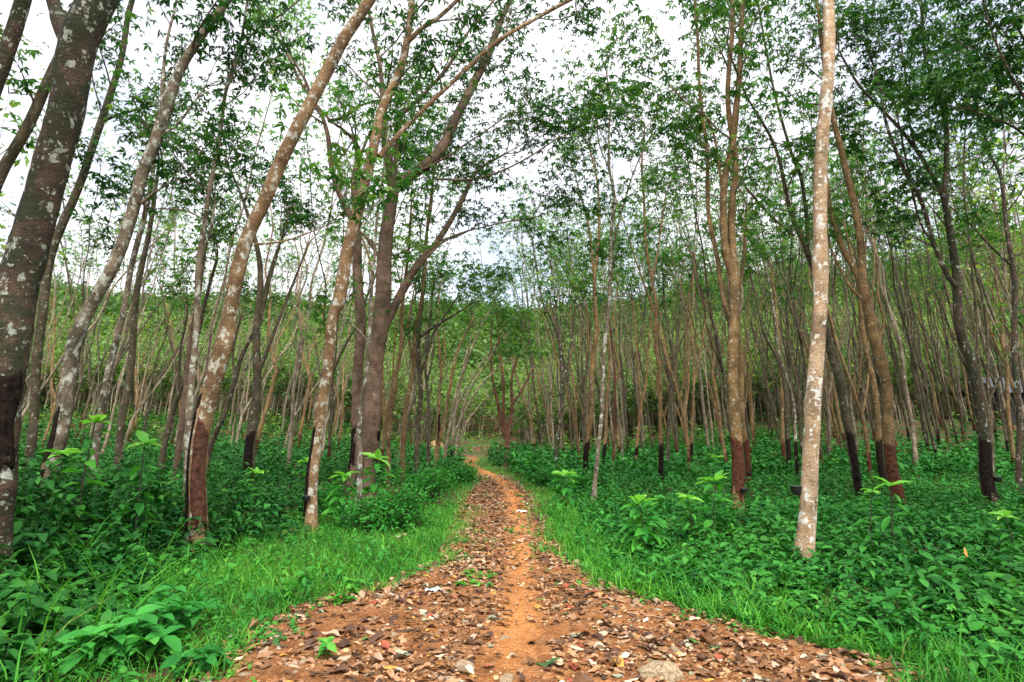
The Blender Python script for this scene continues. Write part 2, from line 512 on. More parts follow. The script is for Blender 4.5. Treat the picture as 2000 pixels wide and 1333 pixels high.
def path_mat():
    m, nt, out = newmat("path_soil")
    tc = N(nt, "ShaderNodeTexCoord")
    def noise(s, d=6, r=.65):
        n = N(nt, "ShaderNodeTexNoise", Scale=float(s), Detail=float(d), Roughness=r)
        nt.links.new(tc.outputs['Object'], n.inputs['Vector']); return n.outputs['Fac']
    dark = mixc(nt, ramp(nt, noise(9), [(.35, g(0)), (.62, g(1))]), (.045, .020, .009), (.22, .082, .024))
    vo = N(nt, "ShaderNodeTexVoronoi", Scale=46.0); nt.links.new(tc.outputs['Object'], vo.inputs['Vector'])
    peb = ramp(nt, vo.outputs['Color'], [(.1, (.13, .05, .02)), (.45, (.30, .13, .05)), (.75, (.42, .22, .10)), (1, (.2, .09, .04))])
    dark = mixc(nt, ramp(nt, noise(4), [(.4, g(.15)), (.6, g(.75))]), dark, peb)
    clean = mixc(nt, ramp(nt, noise(14), [(.3, g(0)), (.7, g(1))]), (.38, .145, .040), (.55, .24, .078))
    a = N(nt, "ShaderNodeAttribute", attribute_name="track")
    ad = N(nt, "ShaderNodeMath", operation='ADD'); nt.links.new(a.outputs['Fac'], ad.inputs[0])
    mm = N(nt, "ShaderNodeMath", operation='MULTIPLY_ADD'); nt.links.new(noise(6, 5, .75), mm.inputs[0]); mm.inputs[1].default_value = 1.3; mm.inputs[2].default_value = -.65
    nt.links.new(mm.outputs[0], ad.inputs[1])
    tf = ramp(nt, ad.outputs[0], [(.30, g(0)), (.95, g(.9))])
    col = mixc(nt, tf, dark, clean)
    p = N(nt, "ShaderNodeBsdfPrincipled", Roughness=.95); p.inputs['Specular IOR Level'].default_value = .1
    nt.links.new(col, p.inputs['Base Color'])
    bp = N(nt, "ShaderNodeBump", Strength=.9, Distance=.025)
    hh = N(nt, "ShaderNodeMath", operation='ADD'); nt.links.new(noise(30, 8, .75), hh.inputs[0]); nt.links.new(vo.outputs['Distance'], hh.inputs[1])
    nt.links.new(hh.outputs[0], bp.inputs['Height']); nt.links.new(bp.outputs[0], p.inputs['Normal'])
    nt.links.new(p.outputs[0], out.inputs['Surface'])
    return m

M = {}
M['ground'] = ground_mat()
M['path'] = path_mat()
M['b_dark'] = bark_mat("dark_bark", (.040, .027, .017), (.105, .068, .042), lichen=(.42, .44, .36), lam=.50, dots=.7, moss=.6, bump=1.0, ls=7.5)
M['b_pale'] = bark_mat("pale_bark", (.10, .070, .044), (.21, .165, .11), lichen=(.43, .44, .36), lam=.66, dots=.8, moss=.40)
M['b_orange'] = bark_mat("orange_bark", (.135, .076, .034), (.29, .178, .085), lichen=(.52, .50, .40), lam=.62, dots=.8, moss=.2)
M['b_brown'] = bark_mat("brown_bark", (.085, .052, .033), (.185, .122, .080), lichen=(.34, .32, .24), lam=.18, dots=.15, moss=.35)
M['b_white'] = bark_mat("whitish_bark", (.30, .19, .10), (.46, .33, .205), lichen=(.70, .68, .60), lam=.62, dots=.7, moss=.30, ls=11.0)
M['b_tan'] = bark_mat("tan_bark", (.105, .060, .022), (.23, .142, .058), lichen=(.38, .38, .28), lam=.28, dots=.85, moss=.25)
M['b_olive'] = bark_mat("olive_bark", (.045, .032, .018), (.105, .08, .045), lichen=(.30, .32, .24), lam=.4, dots=.7, moss=.45)
M['b_far'] = bark_mat("grey_brown_bark", (.11, .082, .05), (.27, .215, .14), lichen=(.42, .41, .33), lam=.45, dots=.4, moss=.12)
M['b_slope'] = bark_mat('pale_slope_bark', (.26, .20, .12), (.48, .40, .27), lichen=(.55, .53, .43), lam=.3, dots=.2, moss=.0)
M['b_red'] = bark_mat("red_brown_bark", (.07, .028, .015), (.15, .065, .035), lichen=(.3, .28, .2), lam=.1, dots=.1, moss=.2)
M['twig'] = plain("twig_bark", (.10, .075, .05), .9, 12, .4)
M['tap'] = plain("tapped_bark", (.055, .021, .011), .9, 18, .75, 1.0, spec=.08)
M['tapd'] = plain("charred_bark", (.012, .008, .006), .95, 16, .8, 1.0, spec=.06)
M['tapr'] = plain("fresh_tapped_bark", (.060, .027, .016), .9, 16, .7, 1.0, spec=.1)
M['leaf'] = leaf_mat("rubber_leaf", [(0, (.018, .075, .016)), (.5, (.035, .12, .022)), (.85, (.07, .18, .03)), (1, (.13, .26, .05))], trans=.42)
M['leafl'] = leaf_mat("light_rubber_leaf", [(0, (.03, .12, .022)), (.5, (.06, .18, .035)), (1, (.14, .28, .06))], trans=.45)
M['leafd'] = leaf_mat("dark_rubber_leaf", [(0, (.012, .05, .014)), (.6, (.022, .085, .02)), (1, (.05, .14, .03))], trans=.34)
M['leaff'] = leaf_mat("far_leaf", [(0, (.028, .085, .020)), (.5, (.085, .18, .042)), (1, (.19, .30, .09))], trans=.4)
M['hill'] = leaf_mat("hill_leaf", [(0, (.022, .065, .016)), (.5, (.055, .125, .032)), (1, (.12, .20, .06))], trans=.3)
M['cover'] = leaf_mat("ground_cover_leaf", [(0, (.006, .050, .010)), (.4, (.016, .112, .018)), (.85, (.044, .215, .032)), (.97, (.10, .32, .05)), (1, (.26, .30, .07))], trans=.2, tint=(1.2, 1.3, .6))
M['weed'] = leaf_mat("weed_leaf", [(0, (.005, .040, .008)), (.5, (.014, .095, .016)), (.92, (.045, .20, .03)), (1, (.13, .34, .07))], trans=.2)
M['vweed'] = leaf_mat('verge_weed_leaf', [(0, (.02, .14, .02)), (.5, (.045, .24, .034)), (.9, (.10, .34, .05)), (1, (.22, .42, .08))], trans=.35)
M['weedb'] = leaf_mat('front_weed_leaf', [(0, (.012, .10, .018)), (.6, (.024, .17, .028)), (1, (.05, .26, .045))], trans=.3)
M['dead'] = leaf_mat('dead_leaf', [(0, (.10, .05, .025)), (.6, (.26, .14, .07)), (1, (.40, .30, .10))], trans=.15)
M['grass'] = leaf_mat("grass_blade", [(0, (.020, .12, .014)), (.5, (.050, .22, .024)), (.9, (.10, .33, .042)), (.96, (.10, .36, .06)), (1, (.36, .30, .12))], trans=.35)
M['sap'] = leaf_mat("sapling_leaf", [(0, (.025, .17, .028)), (.6, (.06, .27, .035)), (1, (.14, .40, .06))], trans=.4)
M['sapt'] = leaf_mat("young_leaf", [(0, (.10, .36, .05)), (1, (.24, .52, .10))], trans=.45)
M['shrub'] = leaf_mat("shrub_leaf", [(0, (.012, .10, .016)), (.5, (.026, .18, .026)), (1, (.075, .29, .05))], trans=.35)
M['stem'] = plain("green_stem", (.05, .09, .03), .7, 20, .4)
M['dstem'] = plain("dark_stem", (.035, .025, .016), .8, 20, .4)
M['cup'] = plain("black_plastic", (.012, .012, .013), .4, 10, .3, .1, spec=.5)
M['wire'] = plain("rusty_wire", (.06, .03, .02), .6, 10, .4, .1, metal=.6)
M['rock'] = plain("ochre_rock", (.24, .14, .06), .9, 9, .5, .9, c2=(.44, .34, .22))
M['pebble'] = plain("orange_gravel", (.22, .095, .035), .9, 7, .6, .3, c2=(.50, .29, .14))

# ------------------------------------------------------------------ ground sheet and path
def axis(lo, hi, fine_lo, fine_hi, fine, grow=1.12):
    a = list(np.arange(fine_lo, fine_hi + 1e-6, fine))
    s = fine
    while a[-1] < hi: s *= grow; a.append(a[-1] + s)
    s = fine; b = []
    x = fine_lo
    while x > lo: s *= grow; x -= s; b.append(x)
    return np.array(b[::-1] + a)
gx = axis(-320, 320, -14, 14, .3, 1.07); gy = axis(-60, 420, -2, 30, .35, 1.05)
GX, GY = np.meshgrid(gx, gy)
GZ = terrain(GX, GY) - .05 * sstep(.3, -.4, edge_dist(GX, GY)) * (GY < 46)
mb = MB()
nx, ny = len(gx), len(gy)
ii = np.arange(ny - 1)[:, None] * nx + np.arange(nx - 1)[None]
mb.add(np.stack([GX, GY, GZ], -1).reshape(-1, 3), np.stack([ii, ii + 1, ii + nx + 1, ii + nx], -1).reshape(-1, 4))
tag(mb.obj("ground", [M['ground']]), kind='structure')

pyv = np.concatenate([np.arange(-12, 2.5, .25), np.arange(2.5, 14, .045), np.arange(14, 44, .15)])
U = np.linspace(0, 1, 90)
YY, UU = np.meshgrid(pyv, U, indexing='ij')
jl = wob(YY, YY * .3, 3.1, 2) * .06 + wob(YY, YY, 8.3, 5) * .04
XL = np.interp(YY, PY_, PL_) - .06 + jl; XR = np.interp(YY, PY_, PR_) + .06 + wob(YY, YY * .2, 3.7, 7) * .08
XX = XL + (XR - XL) * UU
tdx = XX - np.interp(YY, TY_, TX_)
tw = np.interp(YY, [3, 6, 12, 25], [.34, .25, .30, .55])
track = np.exp(-(tdx / tw)**2) * np.interp(YY, [2, 4, 7, 20, 26], [.45, .62, .9, 1.0, 1.0]) * (1 + .35 * wob(XX, YY, 2.3, 3))
track = np.maximum(track, (.42 + .2 * wob(XX, YY, 1.9, 12)) * sstep(-.1, .3, tdx) * sstep(9, 5, YY) * sstep(2.2, 1.2, tdx))
ed = np.minimum(UU, 1 - UU)
ZZ = terrain(XX, YY) + .02 * sstep(0, .05, ed) - .035 * sstep(.05, 0, ed) - .018 * track + .016 * wob(XX, YY, 3.1, 4) + .008 * wob(XX, YY, 11, 9) + .004 * wob(XX, YY, 27, 2)
mb = MB()
nu = len(U)
ii = np.arange(len(pyv) - 1)[:, None] * nu + np.arange(nu - 1)[None]
mb.add(np.stack([XX, YY, ZZ], -1).reshape(-1, 3), np.stack([ii, ii + 1, ii + nu + 1, ii + nu], -1).reshape(-1, 4))
tag(mb.obj("path", [M['path']], vattr={'track': track.ravel()}), kind='structure')
def path_z(x, y):
    return terrain(x, y) + .012

# ------------------------------------------------------------------ trees
def rand_perp(t, r_):
    v = r_.normal(size=3); v -= t * v.dot(t)
    return v / (np.linalg.norm(v) + 1e-9)

def grow(stems, zc, per_m, blen, r_, twigs=3, up=.25, start_skip=0):
    """side branches and twigs on the given stems -> twig segments and leaf-cluster centres"""
    S = []; C = []
    def branch(p, d, L, r0):
        nn = 4
        q = p.copy()
        for k in range(nn):
            d = d + np.array([0, 0, up * .5]) + r_.normal(size=3) * .16
            d /= np.linalg.norm(d)
            q2 = q + d * (L / nn)
            ra = r0 * (1 - .78 * k / nn); rb = r0 * (1 - .78 * (k + 1) / nn)
            S.append((q, q2, ra, rb))
            if k >= 1:
                for _ in range(twigs):
                    f = r_.random(); o = q + (q2 - q) * f
                    td = d + r_.normal(size=3) * .75; td[2] += .1; td /= np.linalg.norm(td)
                    tl = r_.uniform(.25, .7) * (.5 + .3 * L)
                    e = o + td * tl
                    S.append((o, e, max(.004, rb * .5), .003))
                    C.append(e); 
                    if r_.random() < .25: C.append(o + td * tl * .55)
            q = q2
        C.append(q)
    for (P, R) in stems:
        seg = np.linalg.norm(np.diff(P, axis=0), axis=1)
        L = np.concatenate([[0], np.cumsum(seg)])
        T = norm(np.gradient(P, axis=0))
        l = r_.uniform(0, .6)
        while l < L[-1]:
            i = min(np.searchsorted(L, l), len(P) - 1)
            p = P[i]
            if p[2] > zc and R[i] < .13:
                a = math.radians(r_.uniform(32, 68))
                d = T[i] * math.cos(a) + rand_perp(T[i], r_) * math.sin(a)
                branch(p, d, blen * r_.uniform(.4, 1.1), min(R[i] * .5, .011 * blen + .004))
            l += r_.uniform(.5, 1.5) / per_m
        for _ in range(3):
            d = T[-1] + r_.normal(size=3) * .5; d /= np.linalg.norm(d)
            branch(P[-1], d, blen * r_.uniform(.5, .9), max(R[-1] * .7, .008))
    return S, np.array(C)

def crown_mb(S, C, r_, nleaf, spread, ll, leafm=0, tpl=None, sides=4, twigmat=1, wr=1.0):
    mb = MB(); tpl = tpl or TRI; nleaf = max(2, int(nleaf * .48 + .5))
    if len(S):
        P0 = np.array([s[0] for s in S]); P1 = np.array([s[1] for s in S])
        V, Q = prisms(P0, P1, [s[2] for s in S], [s[3] for s in S], sides)
        mb.add(V, Q, mat=twigmat)
    if len(C):
        P = np.repeat(C, nleaf, 0)
        P = P + r_.normal(size=P.shape) * (spread * r_.uniform(.6, 1.3, len(C)).repeat(nleaf))[:, None] * np.array([1, 1, .5])
        n = len(P)
        Ls = ll * r_.uniform(.65, 1.25, n)
        scatter(mb, tpl, P, r_.uniform(0, 6.283, n), np.radians(r_.normal(-25, 24, n)), r_.normal(0, .45, n), Ls, Ls * wr * r_.uniform(.8, 1.2, n), rnd=r_.random(n))
    return mb

def taper_base(P, R, zg, flare=.45, h=.16):
    return R * (1 + flare * np.exp(-np.maximum(P[:, 2] - zg, 0) / h))

def shell(P, R, z0, z1, az, span, skew, name, mat, parent, off=.007, seed=0, ragged=.0):
    """a curved skin of cut bark that hugs the trunk between two heights (z1 top), slanted top and bottom edge"""
    na, nz = 18, 26
    zs_all = P[:, 2]
    TT = norm(np.gradient(P, axis=0)); AA = norm(np.cross(TT, np.tile([0.0, 1.0, 0.0], (len(P), 1)))); BB = np.cross(AA, TT)
    V = []
    r_ = np.random.default_rng(seed)
    for j in range(nz + 2):
        for i in range(na + 2):
            fi = np.clip((i - 1) / (na - 1), 0, 1); fj = np.clip((j - 1) / (nz - 1), 0, 1)
            a = az + (fi - .5) * span * (1 - ragged * .35 * (math.sin(fj * 9 + seed) * .5 + .5) * (1 if fi > .5 else -.4))
            z = z0 + (z1 - z0) * fj + skew * (fi - .5) + (1 - fj) * (.10 * math.sin(fi * 11 + seed) + .07 * math.sin(fi * 23 + 2 * seed)) * min(1, (z1 - z0)) + fj * .015 * math.sin(fi * 17 + seed)
            k = np.interp(z, zs_all, np.arange(len(zs_all)))
            k0 = int(min(k, len(P) - 2)); t = k - k0
            c = P[k0] * (1 - t) + P[k0 + 1] * t; rr = R[k0] * (1 - t) + R[k0 + 1] * t
            rim = (i == 0 or j == 0 or i == na + 1 or j == nz + 1)
            rad = rr * (1.02 + .012 * math.sin(fj * 60 + fi * 8)) + (off * .6 if not rim else -.03)
            V.append(c - rad * (math.sin(a) * AA[k0] + math.cos(a) * BB[k0]))
    w = na + 2
    ii = np.arange(nz + 1)[:, None] * w + np.arange(na + 1)[None]
    mb = MB(); mb.add(np.array(V), np.stack([ii, ii + 1, ii + w + 1, ii + w], -1).reshape(-1, 4))
    return mb.obj(name, [M[mat]], parent)

TREES = {}
def traced(key, label, Y, stems, bark='b_tan', dy=0.03, zc=5.0, per_m=1.1, blen=1.7, dens=10, leaf='leaf', H=13.0,
           panels=(), ll=.135, sides=18, knots=8, bump=.045, name='rubber_tree', group=None, crown=True, lo_limbs=0, flare=.45, spread=.24, twigs=2):
    seed = sum(ord(c) for c in key) * 7 + 3
    r_ = np.random.default_rng(seed)
    base, mp = at(stems[0][0][0], stems[0][0][1], Y)
    zg = float(terrain(base[0], base[1]))
    tmb = MB(); done = []
    for si, st in enumerate(stems):
        pts = []
        n = len(st)
        dd = 0 if si == 0 else r_.uniform(-.10, .28)
        z_at = None
        for k, q in enumerate(st):
            px, py, w = q
            p, m_ = at(px, py, Y)
            h = p[2] - zg
            if z_at is None: z_at = h
            p, m_ = at(px, py, Y + dy * h + dd * max(0, h - z_at))
            pts.append([p[0], p[1], p[2], w * m_ / 2])
        pts = np.array(pts)
        pq = np.array(st, float); gd = np.gradient(pq[:, :2], axis=0)
        pts[:, 3] *= .82 * np.abs(gd[:, 1]) / np.maximum(np.hypot(gd[:, 0], gd[:, 1]), 1e-6) if si == 0 else .82
        if si == 0:
            if pts[0, 2] > zg - .1:
                sl = (pts[1] - pts[0]) / max(pts[1, 2] - pts[0, 2], .2)
                lo = pts[0] - sl * (pts[0, 2] - zg + .15)
                lo[2] = zg - .15; lo[3] = pts[0, 3] * 1.05
                pts = np.concatenate([[lo], pts])
        # carry the stem on above the picture
        top = pts[-1]
        if st[-1][1] < 30 and top[2] - zg < H:
            d = norm((pts[-1] - pts[-2])[:3]); d = norm(d + np.array([0, 0, .25]))
            rem = H - (top[2] - zg)
            for f in (.34, .67, 1.0):
                jit = r_.normal(size=3) * .12 * rem * .3
                pts = np.concatenate([pts, [[*(top[:3] + d * rem * f + jit), top[3] * (1 - .8 * f)]]])
        Ln = np.linalg.norm(np.diff(pts[:, :3], axis=0), axis=1).sum()
        nn = int(np.clip(Ln / (.075 if sides > 10 else .16), 12, 240))
        S4 = crom(pts, nn)
        P, R = S4[:, :3], np.maximum(S4[:, 3], .006)
        # slight kinks
        amp = min(.03, R[0] * .25)
        t = np.linspace(0, Ln, nn)
        P = P + np.stack([np.sin(t * 2.1 + seed), np.sin(t * 1.7 + 2 * seed), t * 0], -1) * amp * np.minimum(1, t / 1.0)[:, None]
        if si == 0: R = taper_base(P, R, zg, flare)
        V, Q, T = tube(P, R, sides if R[0] > .05 else max(8, sides // 2), bump * .95, seed + si, knots if si == 0 else knots // 2)
        b = np.array([base[0], base[1], zg])
        tmb.add(V - b, Q); tmb.n  # quads
        tmb.add(V - b, None, T)
        done.append((P, R))
    root = empty(name, (base[0], base[1], zg))
    tag(root, label, 'tree', group)
    trunk = tmb.obj('trunk', [M[bark]], root)
    b = np.array([base[0], base[1], zg])
    for pi, pa in enumerate(panels):
        z0, z1, az, span, skew, mat = pa
        P, R = done[0]
        shell(P - b, R, z0, z1, math.radians(az), math.radians(span), skew, 'tapped_panel', mat, trunk, seed=seed + pi, ragged=.5)
    if crown:
        S, C = grow([(P - b, R) for P, R in done], zc + (.7 if Y < 15 else 1.6), per_m * (.8 if Y < 15 else .7), blen, r_, twigs=twigs)
        if lo_limbs:
            S2, C2 = grow([(P - b, R) for P, R in done], 1.8, .35, .7, r_, twigs=1)
            S += S2[:lo_limbs * 12]
        cm = crown_mb(S, C, r_, int(dens * (1.75 if key not in ('C1', 'C2', 'L7') else 1.5)), spread * .95, ll * 1.02)
        cm.obj('crown', [M[leaf], M['twig']], root)
    TREES[key] = (done, b, base)
    return root
# ---- trees traced one by one (pixel x, pixel y, pixel width of the stem; Y metres ahead)
traced('L0', "thickest dark mottled trunk at the left edge, charred black on its lower half", 5.5,
  [[(-38, 1190, 108), (-22, 1020, 98), (-6, 810, 92), (22, 640, 92), (38, 560, 88), (56, 500, 86), (77, 402, 78), (104, 290, 76), (128, 200, 77), (152, 100, 84), (198, 0, 84), (232, -80, 78)],
   [(150, 105, 50), (128, 62, 46), (116, 30, 40), (112, 22, 30)]],
  'b_dark', dy=.02, panels=[(1.15, 2.02, 8, 175, .16, 'tapd')], sides=26, knots=14, bump=.06, H=14, zc=6.5, leaf='leafd')
traced('L0b', "dark leaning trunk cutting across the top left corner", 7.5,
  [[(-290, 1060, 44), (-200, 760, 42), (-100, 440, 38), (0, 130, 36), (45, 0, 34), (70, -80, 32)]], 'b_dark', zc=6.5, leaf='leafd', H=14)
traced('L0c', "leaning trunk that passes behind the thick dark trunk near the left edge", 9.5,
  [[(-190, 960, 34), (-110, 660, 30), (-30, 420, 28), (5, 335, 27), (50, 255, 26), (85, 180, 25), (140, 60, 22), (165, -10, 20)]], 'b_olive', zc=6, leaf='leaf', H=14)
traced('L1', "slender grey trunk just right of the thick dark trunk at the left", 13.5,
  [[(48, 960, 24), (62, 850, 20), (78, 650, 20), (100, 503, 20), (140, 392, 19), (170, 320, 18), (200, 241, 17), (218, 170, 15), (240, 90, 13), (262, 0, 12)],
   [(205, 235, 8), (240, 222, 6), (300, 208, 4)]], 'b_olive', zc=5.5, leaf='leafd')
traced('L2', "pale blotched leaning trunk with a blackened foot, second large trunk from the left", 9.5,
  [[(72, 1045, 44), (92, 925, 38), (112, 850, 36), (132, 765, 35), (150, 668, 34), (176, 603, 31), (216, 527, 30), (240, 470, 29), (262, 405, 28), (280, 335, 28), (301, 281, 29), (326, 203, 29), (352, 141, 24), (402, 62, 22), (442, 0, 21), (475, -60, 20)],
   [(276, 398, 9), (300, 378, 6), (333, 357, 4)], [(318, 208, 12), (318, 150, 8), (325, 80, 6), (345, 0, 5)], [(310, 265, 8), (345, 245, 6), (400, 170, 4)]],
  'b_pale', panels=[(.05, 1.75, -38, 100, .3, 'tapd')], knots=16, zc=6.2, leaf='leafd')
traced('L3', "thin spotted pale trunk right of the blotched leaning trunk at the left", 13.0,
  [[(176, 960, 18), (184, 885, 16), (205, 773, 15), (226, 664, 15), (237, 620, 14), (256, 527, 13), (281, 427, 12), (298, 340, 10), (303, 270, 8)]], 'b_pale', zc=5)
traced('L3b', "dark upright trunk close behind the thin spotted pale trunk at the left", 15.0,
  [[(228, 935, 20), (238, 850, 17), (252, 720, 16), (266, 600, 15), (280, 500, 12), (300, 400, 10), (312, 320, 7)]], 'b_olive', zc=4.5)
traced('L4', "thin white-spotted trunk touching the left side of the orange leaning trunk", 10.0,
  [[(360, 1040, 22), (364, 940, 19), (374, 797, 16), (378, 707, 15), (381, 640, 14), (387, 527, 13), (402, 440, 12), (412, 360, 10), (424, 290, 9), (442, 176, 8), (472, 75, 6), (482, 0, 5)],
   [(388, 505, 9), (410, 450, 7), (418, 400, 5)], [(443, 174, 6), (490, 70, 5), (560, 22, 4)], [(402, 430, 6), (362, 412, 4), (300, 408, 3)]], 'b_pale', zc=4.6, leaf='leafd', dens=8)
traced('L5', "orange-brown leaning trunk with a black wet groove and cut bark low down", 8.5,
  [[(382, 1062, 50), (385, 960, 44), (392, 890, 42), (402, 820, 42), (418, 735, 42), (433, 668, 40), (450, 580, 34), (466, 525, 36), (482, 482, 34), (500, 440, 33), (518, 402, 33), (543, 327, 33), (568, 266, 33), (603, 201, 33), (648, 126, 33), (672, 82, 32), (705, 30, 30), (740, -30, 28)],
   [(498, 478, 6), (560, 470, 4), (640, 440, 3)]],
  'b_orange', panels=[(.35, 1.62, 42, 95, -.25, 'tapr'), (.0, 2.0, -42, 42, .1, 'tapd')], knots=16, H=14, zc=7.2, sides=22)
traced('L6', "dark upright trunk with a charred foot between the two orange leaning trunks", 15.0,
  [[(487, 965, 26), (489, 905, 25), (494, 830, 23), (500, 740, 19), (504, 650, 17), (507, 590, 15), (503, 503, 12), (490, 432, 9), (472, 380, 7), (440, 320, 5)],
   [(500, 735, 12), (520, 690, 10), (540, 640, 8), (565, 570, 6), (600, 480, 4)], [(505, 640, 8), (535, 520, 6), (560, 430, 4)]],
  'b_olive', panels=[(.0, 1.55, -10, 150, .25, 'tapd')], zc=4.8, leaf='leaf')
traced('L6b', "dark trunk leaning right behind the orange leaning trunk with the black groove", 17.5,
  [[(402, 925, 14), (414, 865, 13), (436, 811, 12), (458, 748, 12), (475, 692, 10), (498, 640, 9), (520, 560, 8), (550, 470, 6)], [(460, 740, 7), (455, 690, 6), (470, 620, 5)]], 'b_olive', zc=4.6)
traced('L6c', "dark trunk leaning right, left neighbour of the thin white-spotted trunk", 17.0,
  [[(314, 930, 17), (324, 854, 14), (345, 780, 13), (364, 739, 12), (378, 680, 11), (398, 600, 9), (425, 510, 7)], [(350, 765, 8), (352, 690, 6), (366, 610, 5)]], 'b_olive', zc=4.6)
traced('L6d', "dark short-forked trunk standing left of the black wet groove", 16.0,
  [[(344, 935, 17), (350, 860, 14), (364, 760, 12), (372, 660, 10), (392, 560, 8), (404, 470, 6)]], 'b_brown', zc=4.6)
traced('L7', "orange lichen-spotted leaning trunk with a black cup, forking high over the path", 10.0,
  [[(606, 1036, 32), (611, 950, 28), (619, 865, 25), (624, 790, 24), (636, 730, 26), (648, 650, 25), (655, 610, 25), (665, 593, 30), (680, 477, 28), (700, 392, 26), (735, 281, 24), (750, 211, 22), (776, 146, 20), (792, 78, 17), (806, 0, 15), (815, -50, 14)],
   [(741, 306, 15), (790, 252, 12), (861, 181, 10), (961, 90, 10), (1042, 40, 9), (1112, 0, 8), (1170, -30, 7)],
   [(794, 85, 12), (825, 55, 11), (856, 35, 10), (894, 0, 9), (920, -30, 8)]],
  'b_orange', panels=[(.15, 1.55, -62, 95, .25, 'tapd')], knots=18, zc=6.8, H=13.5, leaf='leafd', sides=20)
traced('C1', "stout brown trunk, biggest left of the path, one limb arching over it", 14.0,
  [[(708, 985, 58), (716, 900, 46), (722, 850, 44), (729, 760, 41), (737, 680, 40), (745, 600, 39), (753, 500, 34), (761, 410, 30), (765, 366, 27), (757, 300, 20), (752, 240, 16), (746, 180, 12), (735, 100, 9), (720, 0, 7)],
   [(764, 376, 28), (790, 352, 27), (835, 320, 26), (861, 290, 25), (889, 235, 22), (915, 185, 21), (931, 150, 20), (958, 95, 17), (984, 30, 13), (996, 0, 11), (1010, -40, 9)],
   [(752, 640, 20), (786, 568, 19), (816, 515, 17), (851, 477, 15), (881, 432, 13), (905, 385, 11), (925, 340, 8), (951, 321, 7), (990, 300, 4)],
   [(771, 420, 8), (781, 236, 9), (826, 186, 8), (871, 136, 8), (910, 70, 6), (961, 5, 5)],
   [(768, 350, 6), (840, 325, 5), (920, 275, 4), (1000, 220, 3)], [(850, 350, 5), (930, 350, 5), (1010, 320, 4), (1090, 270, 3)],
   [(800, 545, 6), (870, 470, 5), (960, 440, 3), (1040, 425, 3)]],
  'b_brown', dy=.02, panels=[(.95, 1.6, 100, 90, .0, 'tapd'), (.3, .9, -20, 40, .1, 'tapd')], knots=22, sides=22, zc=5.4, per_m=1.5, blen=2.3, dens=13, leaf='leafd', H=13, name='brown_tree', spread=.3, bump=.05)
traced('C2', "brown trunk tight against the left of the biggest tree, with pale spreading limbs", 14.8,
  [[(688, 965, 34), (694, 880, 28), (699, 780, 25), (703, 638, 24), (700, 543, 23), (698, 477, 21), (692, 420, 18), (693, 352, 16), (700, 318, 14), (696, 279, 12), (672, 255, 10), (642, 234, 9), (600, 182, 8), (570, 120, 7), (549, 87, 6), (513, 33, 5), (495, 0, 5)],
   [(694, 440, 14), (672, 400, 13), (656, 365, 12), (646, 320, 12), (642, 270, 11), (630, 228, 9), (612, 204, 9), (596, 160, 7), (575, 120, 6), (545, 60, 5)],
   [(640, 236, 8), (672, 230, 7), (700, 208, 6), (740, 196, 4)], [(700, 318, 7), (722, 262, 6), (745, 235, 4)], [(690, 440, 6), (720, 470, 8), (738, 500, 8)]],
  'b_brown', panels=[(.75, 1.65, -48, 110, .1, 'tapd')], zc=4.8, per_m=1.4, blen=2.2, leaf='leafl', name='brown_tree', H=13)
traced('C3', "thin pale trunk running up in front of the biggest tree", 11.5,
  [[(700, 950, 15), (702, 848, 12), (708, 776, 11), (717, 740, 11), (719, 675, 10), (722, 608, 9), (724, 574, 8), (733, 490, 7), (738, 420, 6), (748, 330, 5), (760, 250, 4)], [(719, 668, 5), (695, 640, 4), (664, 618, 3)]], 'b_pale', zc=4.5, per_m=.8, blen=1.0, dens=6)
traced('C4', "thin knobbly trunk first to the right of the biggest tree", 16.0,
  [[(757, 935, 13), (760, 848, 11), (770, 764, 12), (773, 728, 10), (782, 680, 10), (786, 608, 9), (791, 560, 8), (798, 470, 6), (805, 390, 4)]], 'b_tan', zc=4.5, knots=14)
traced('C5', "thin brown trunk second to the right of the biggest tree", 17.0,
  [[(786, 935, 12), (789, 848, 10), (796, 776, 10), (808, 704, 9), (812, 640, 9), (821, 603, 8), (830, 520, 6), (838, 420, 5), (848, 330, 4)], [(806, 712, 6), (798, 660, 5), (804, 600, 4)]], 'b_tan', zc=4.5, per_m=1.0)
traced('C6', "dark forked trunk third to the right of the biggest tree", 18.0,
  [[(815, 935, 13), (816, 848, 12), (820, 776, 11), (818, 704, 11), (820, 632, 10), (825, 560, 9), (832, 480, 7), (842, 400, 5), (846, 320, 4)],
   [(820, 735, 8), (832, 700, 7), (846, 655, 6), (864, 625, 5), (890, 585, 4)], [(820, 660, 7), (846, 640, 6), (880, 620, 5), (920, 595, 3)]], 'b_olive', zc=4.2)
traced('C7', "dark slim upright trunk with a climbing weed at its foot, left of the path bend", 22.0,
  [[(836, 930, 9), (838, 880, 9), (836, 790, 7), (832, 700, 6), (838, 640, 6), (846, 560, 5)], [(834, 745, 5), (845, 700, 4), (850, 640, 3)]], 'b_olive', zc=4.5)
traced('C8', "twin-stemmed brown trunk left of the path bend with a black tapped scar", 24.0,
  [[(851, 925, 12), (854, 883, 10), (855, 815, 8), (859, 770, 8), (862, 730, 7), (858, 690, 6), (854, 640, 5), (860, 560, 4)],
   [(852, 890, 8), (866, 830, 8), (874, 780, 8), (886, 720, 7), (900, 670, 5), (925, 620, 4)], [(862, 728, 5), (869, 700, 4), (866, 640, 3)]],
  'b_tan', panels=[(1.3, 2.3, 40, 80, .1, 'tapd')], zc=4.5, flare=.2)
traced('C9', "slim trunk arching right over the path bend, nearest of the arching row", 26.0,
  [[(868, 915, 9), (872, 870, 8), (882, 810, 7), (900, 740, 6), (930, 660, 5), (960, 600, 4)], [(874, 850, 6), (895, 790, 5), (925, 735, 4), (955, 690, 3)]], 'b_far', zc=4.2)
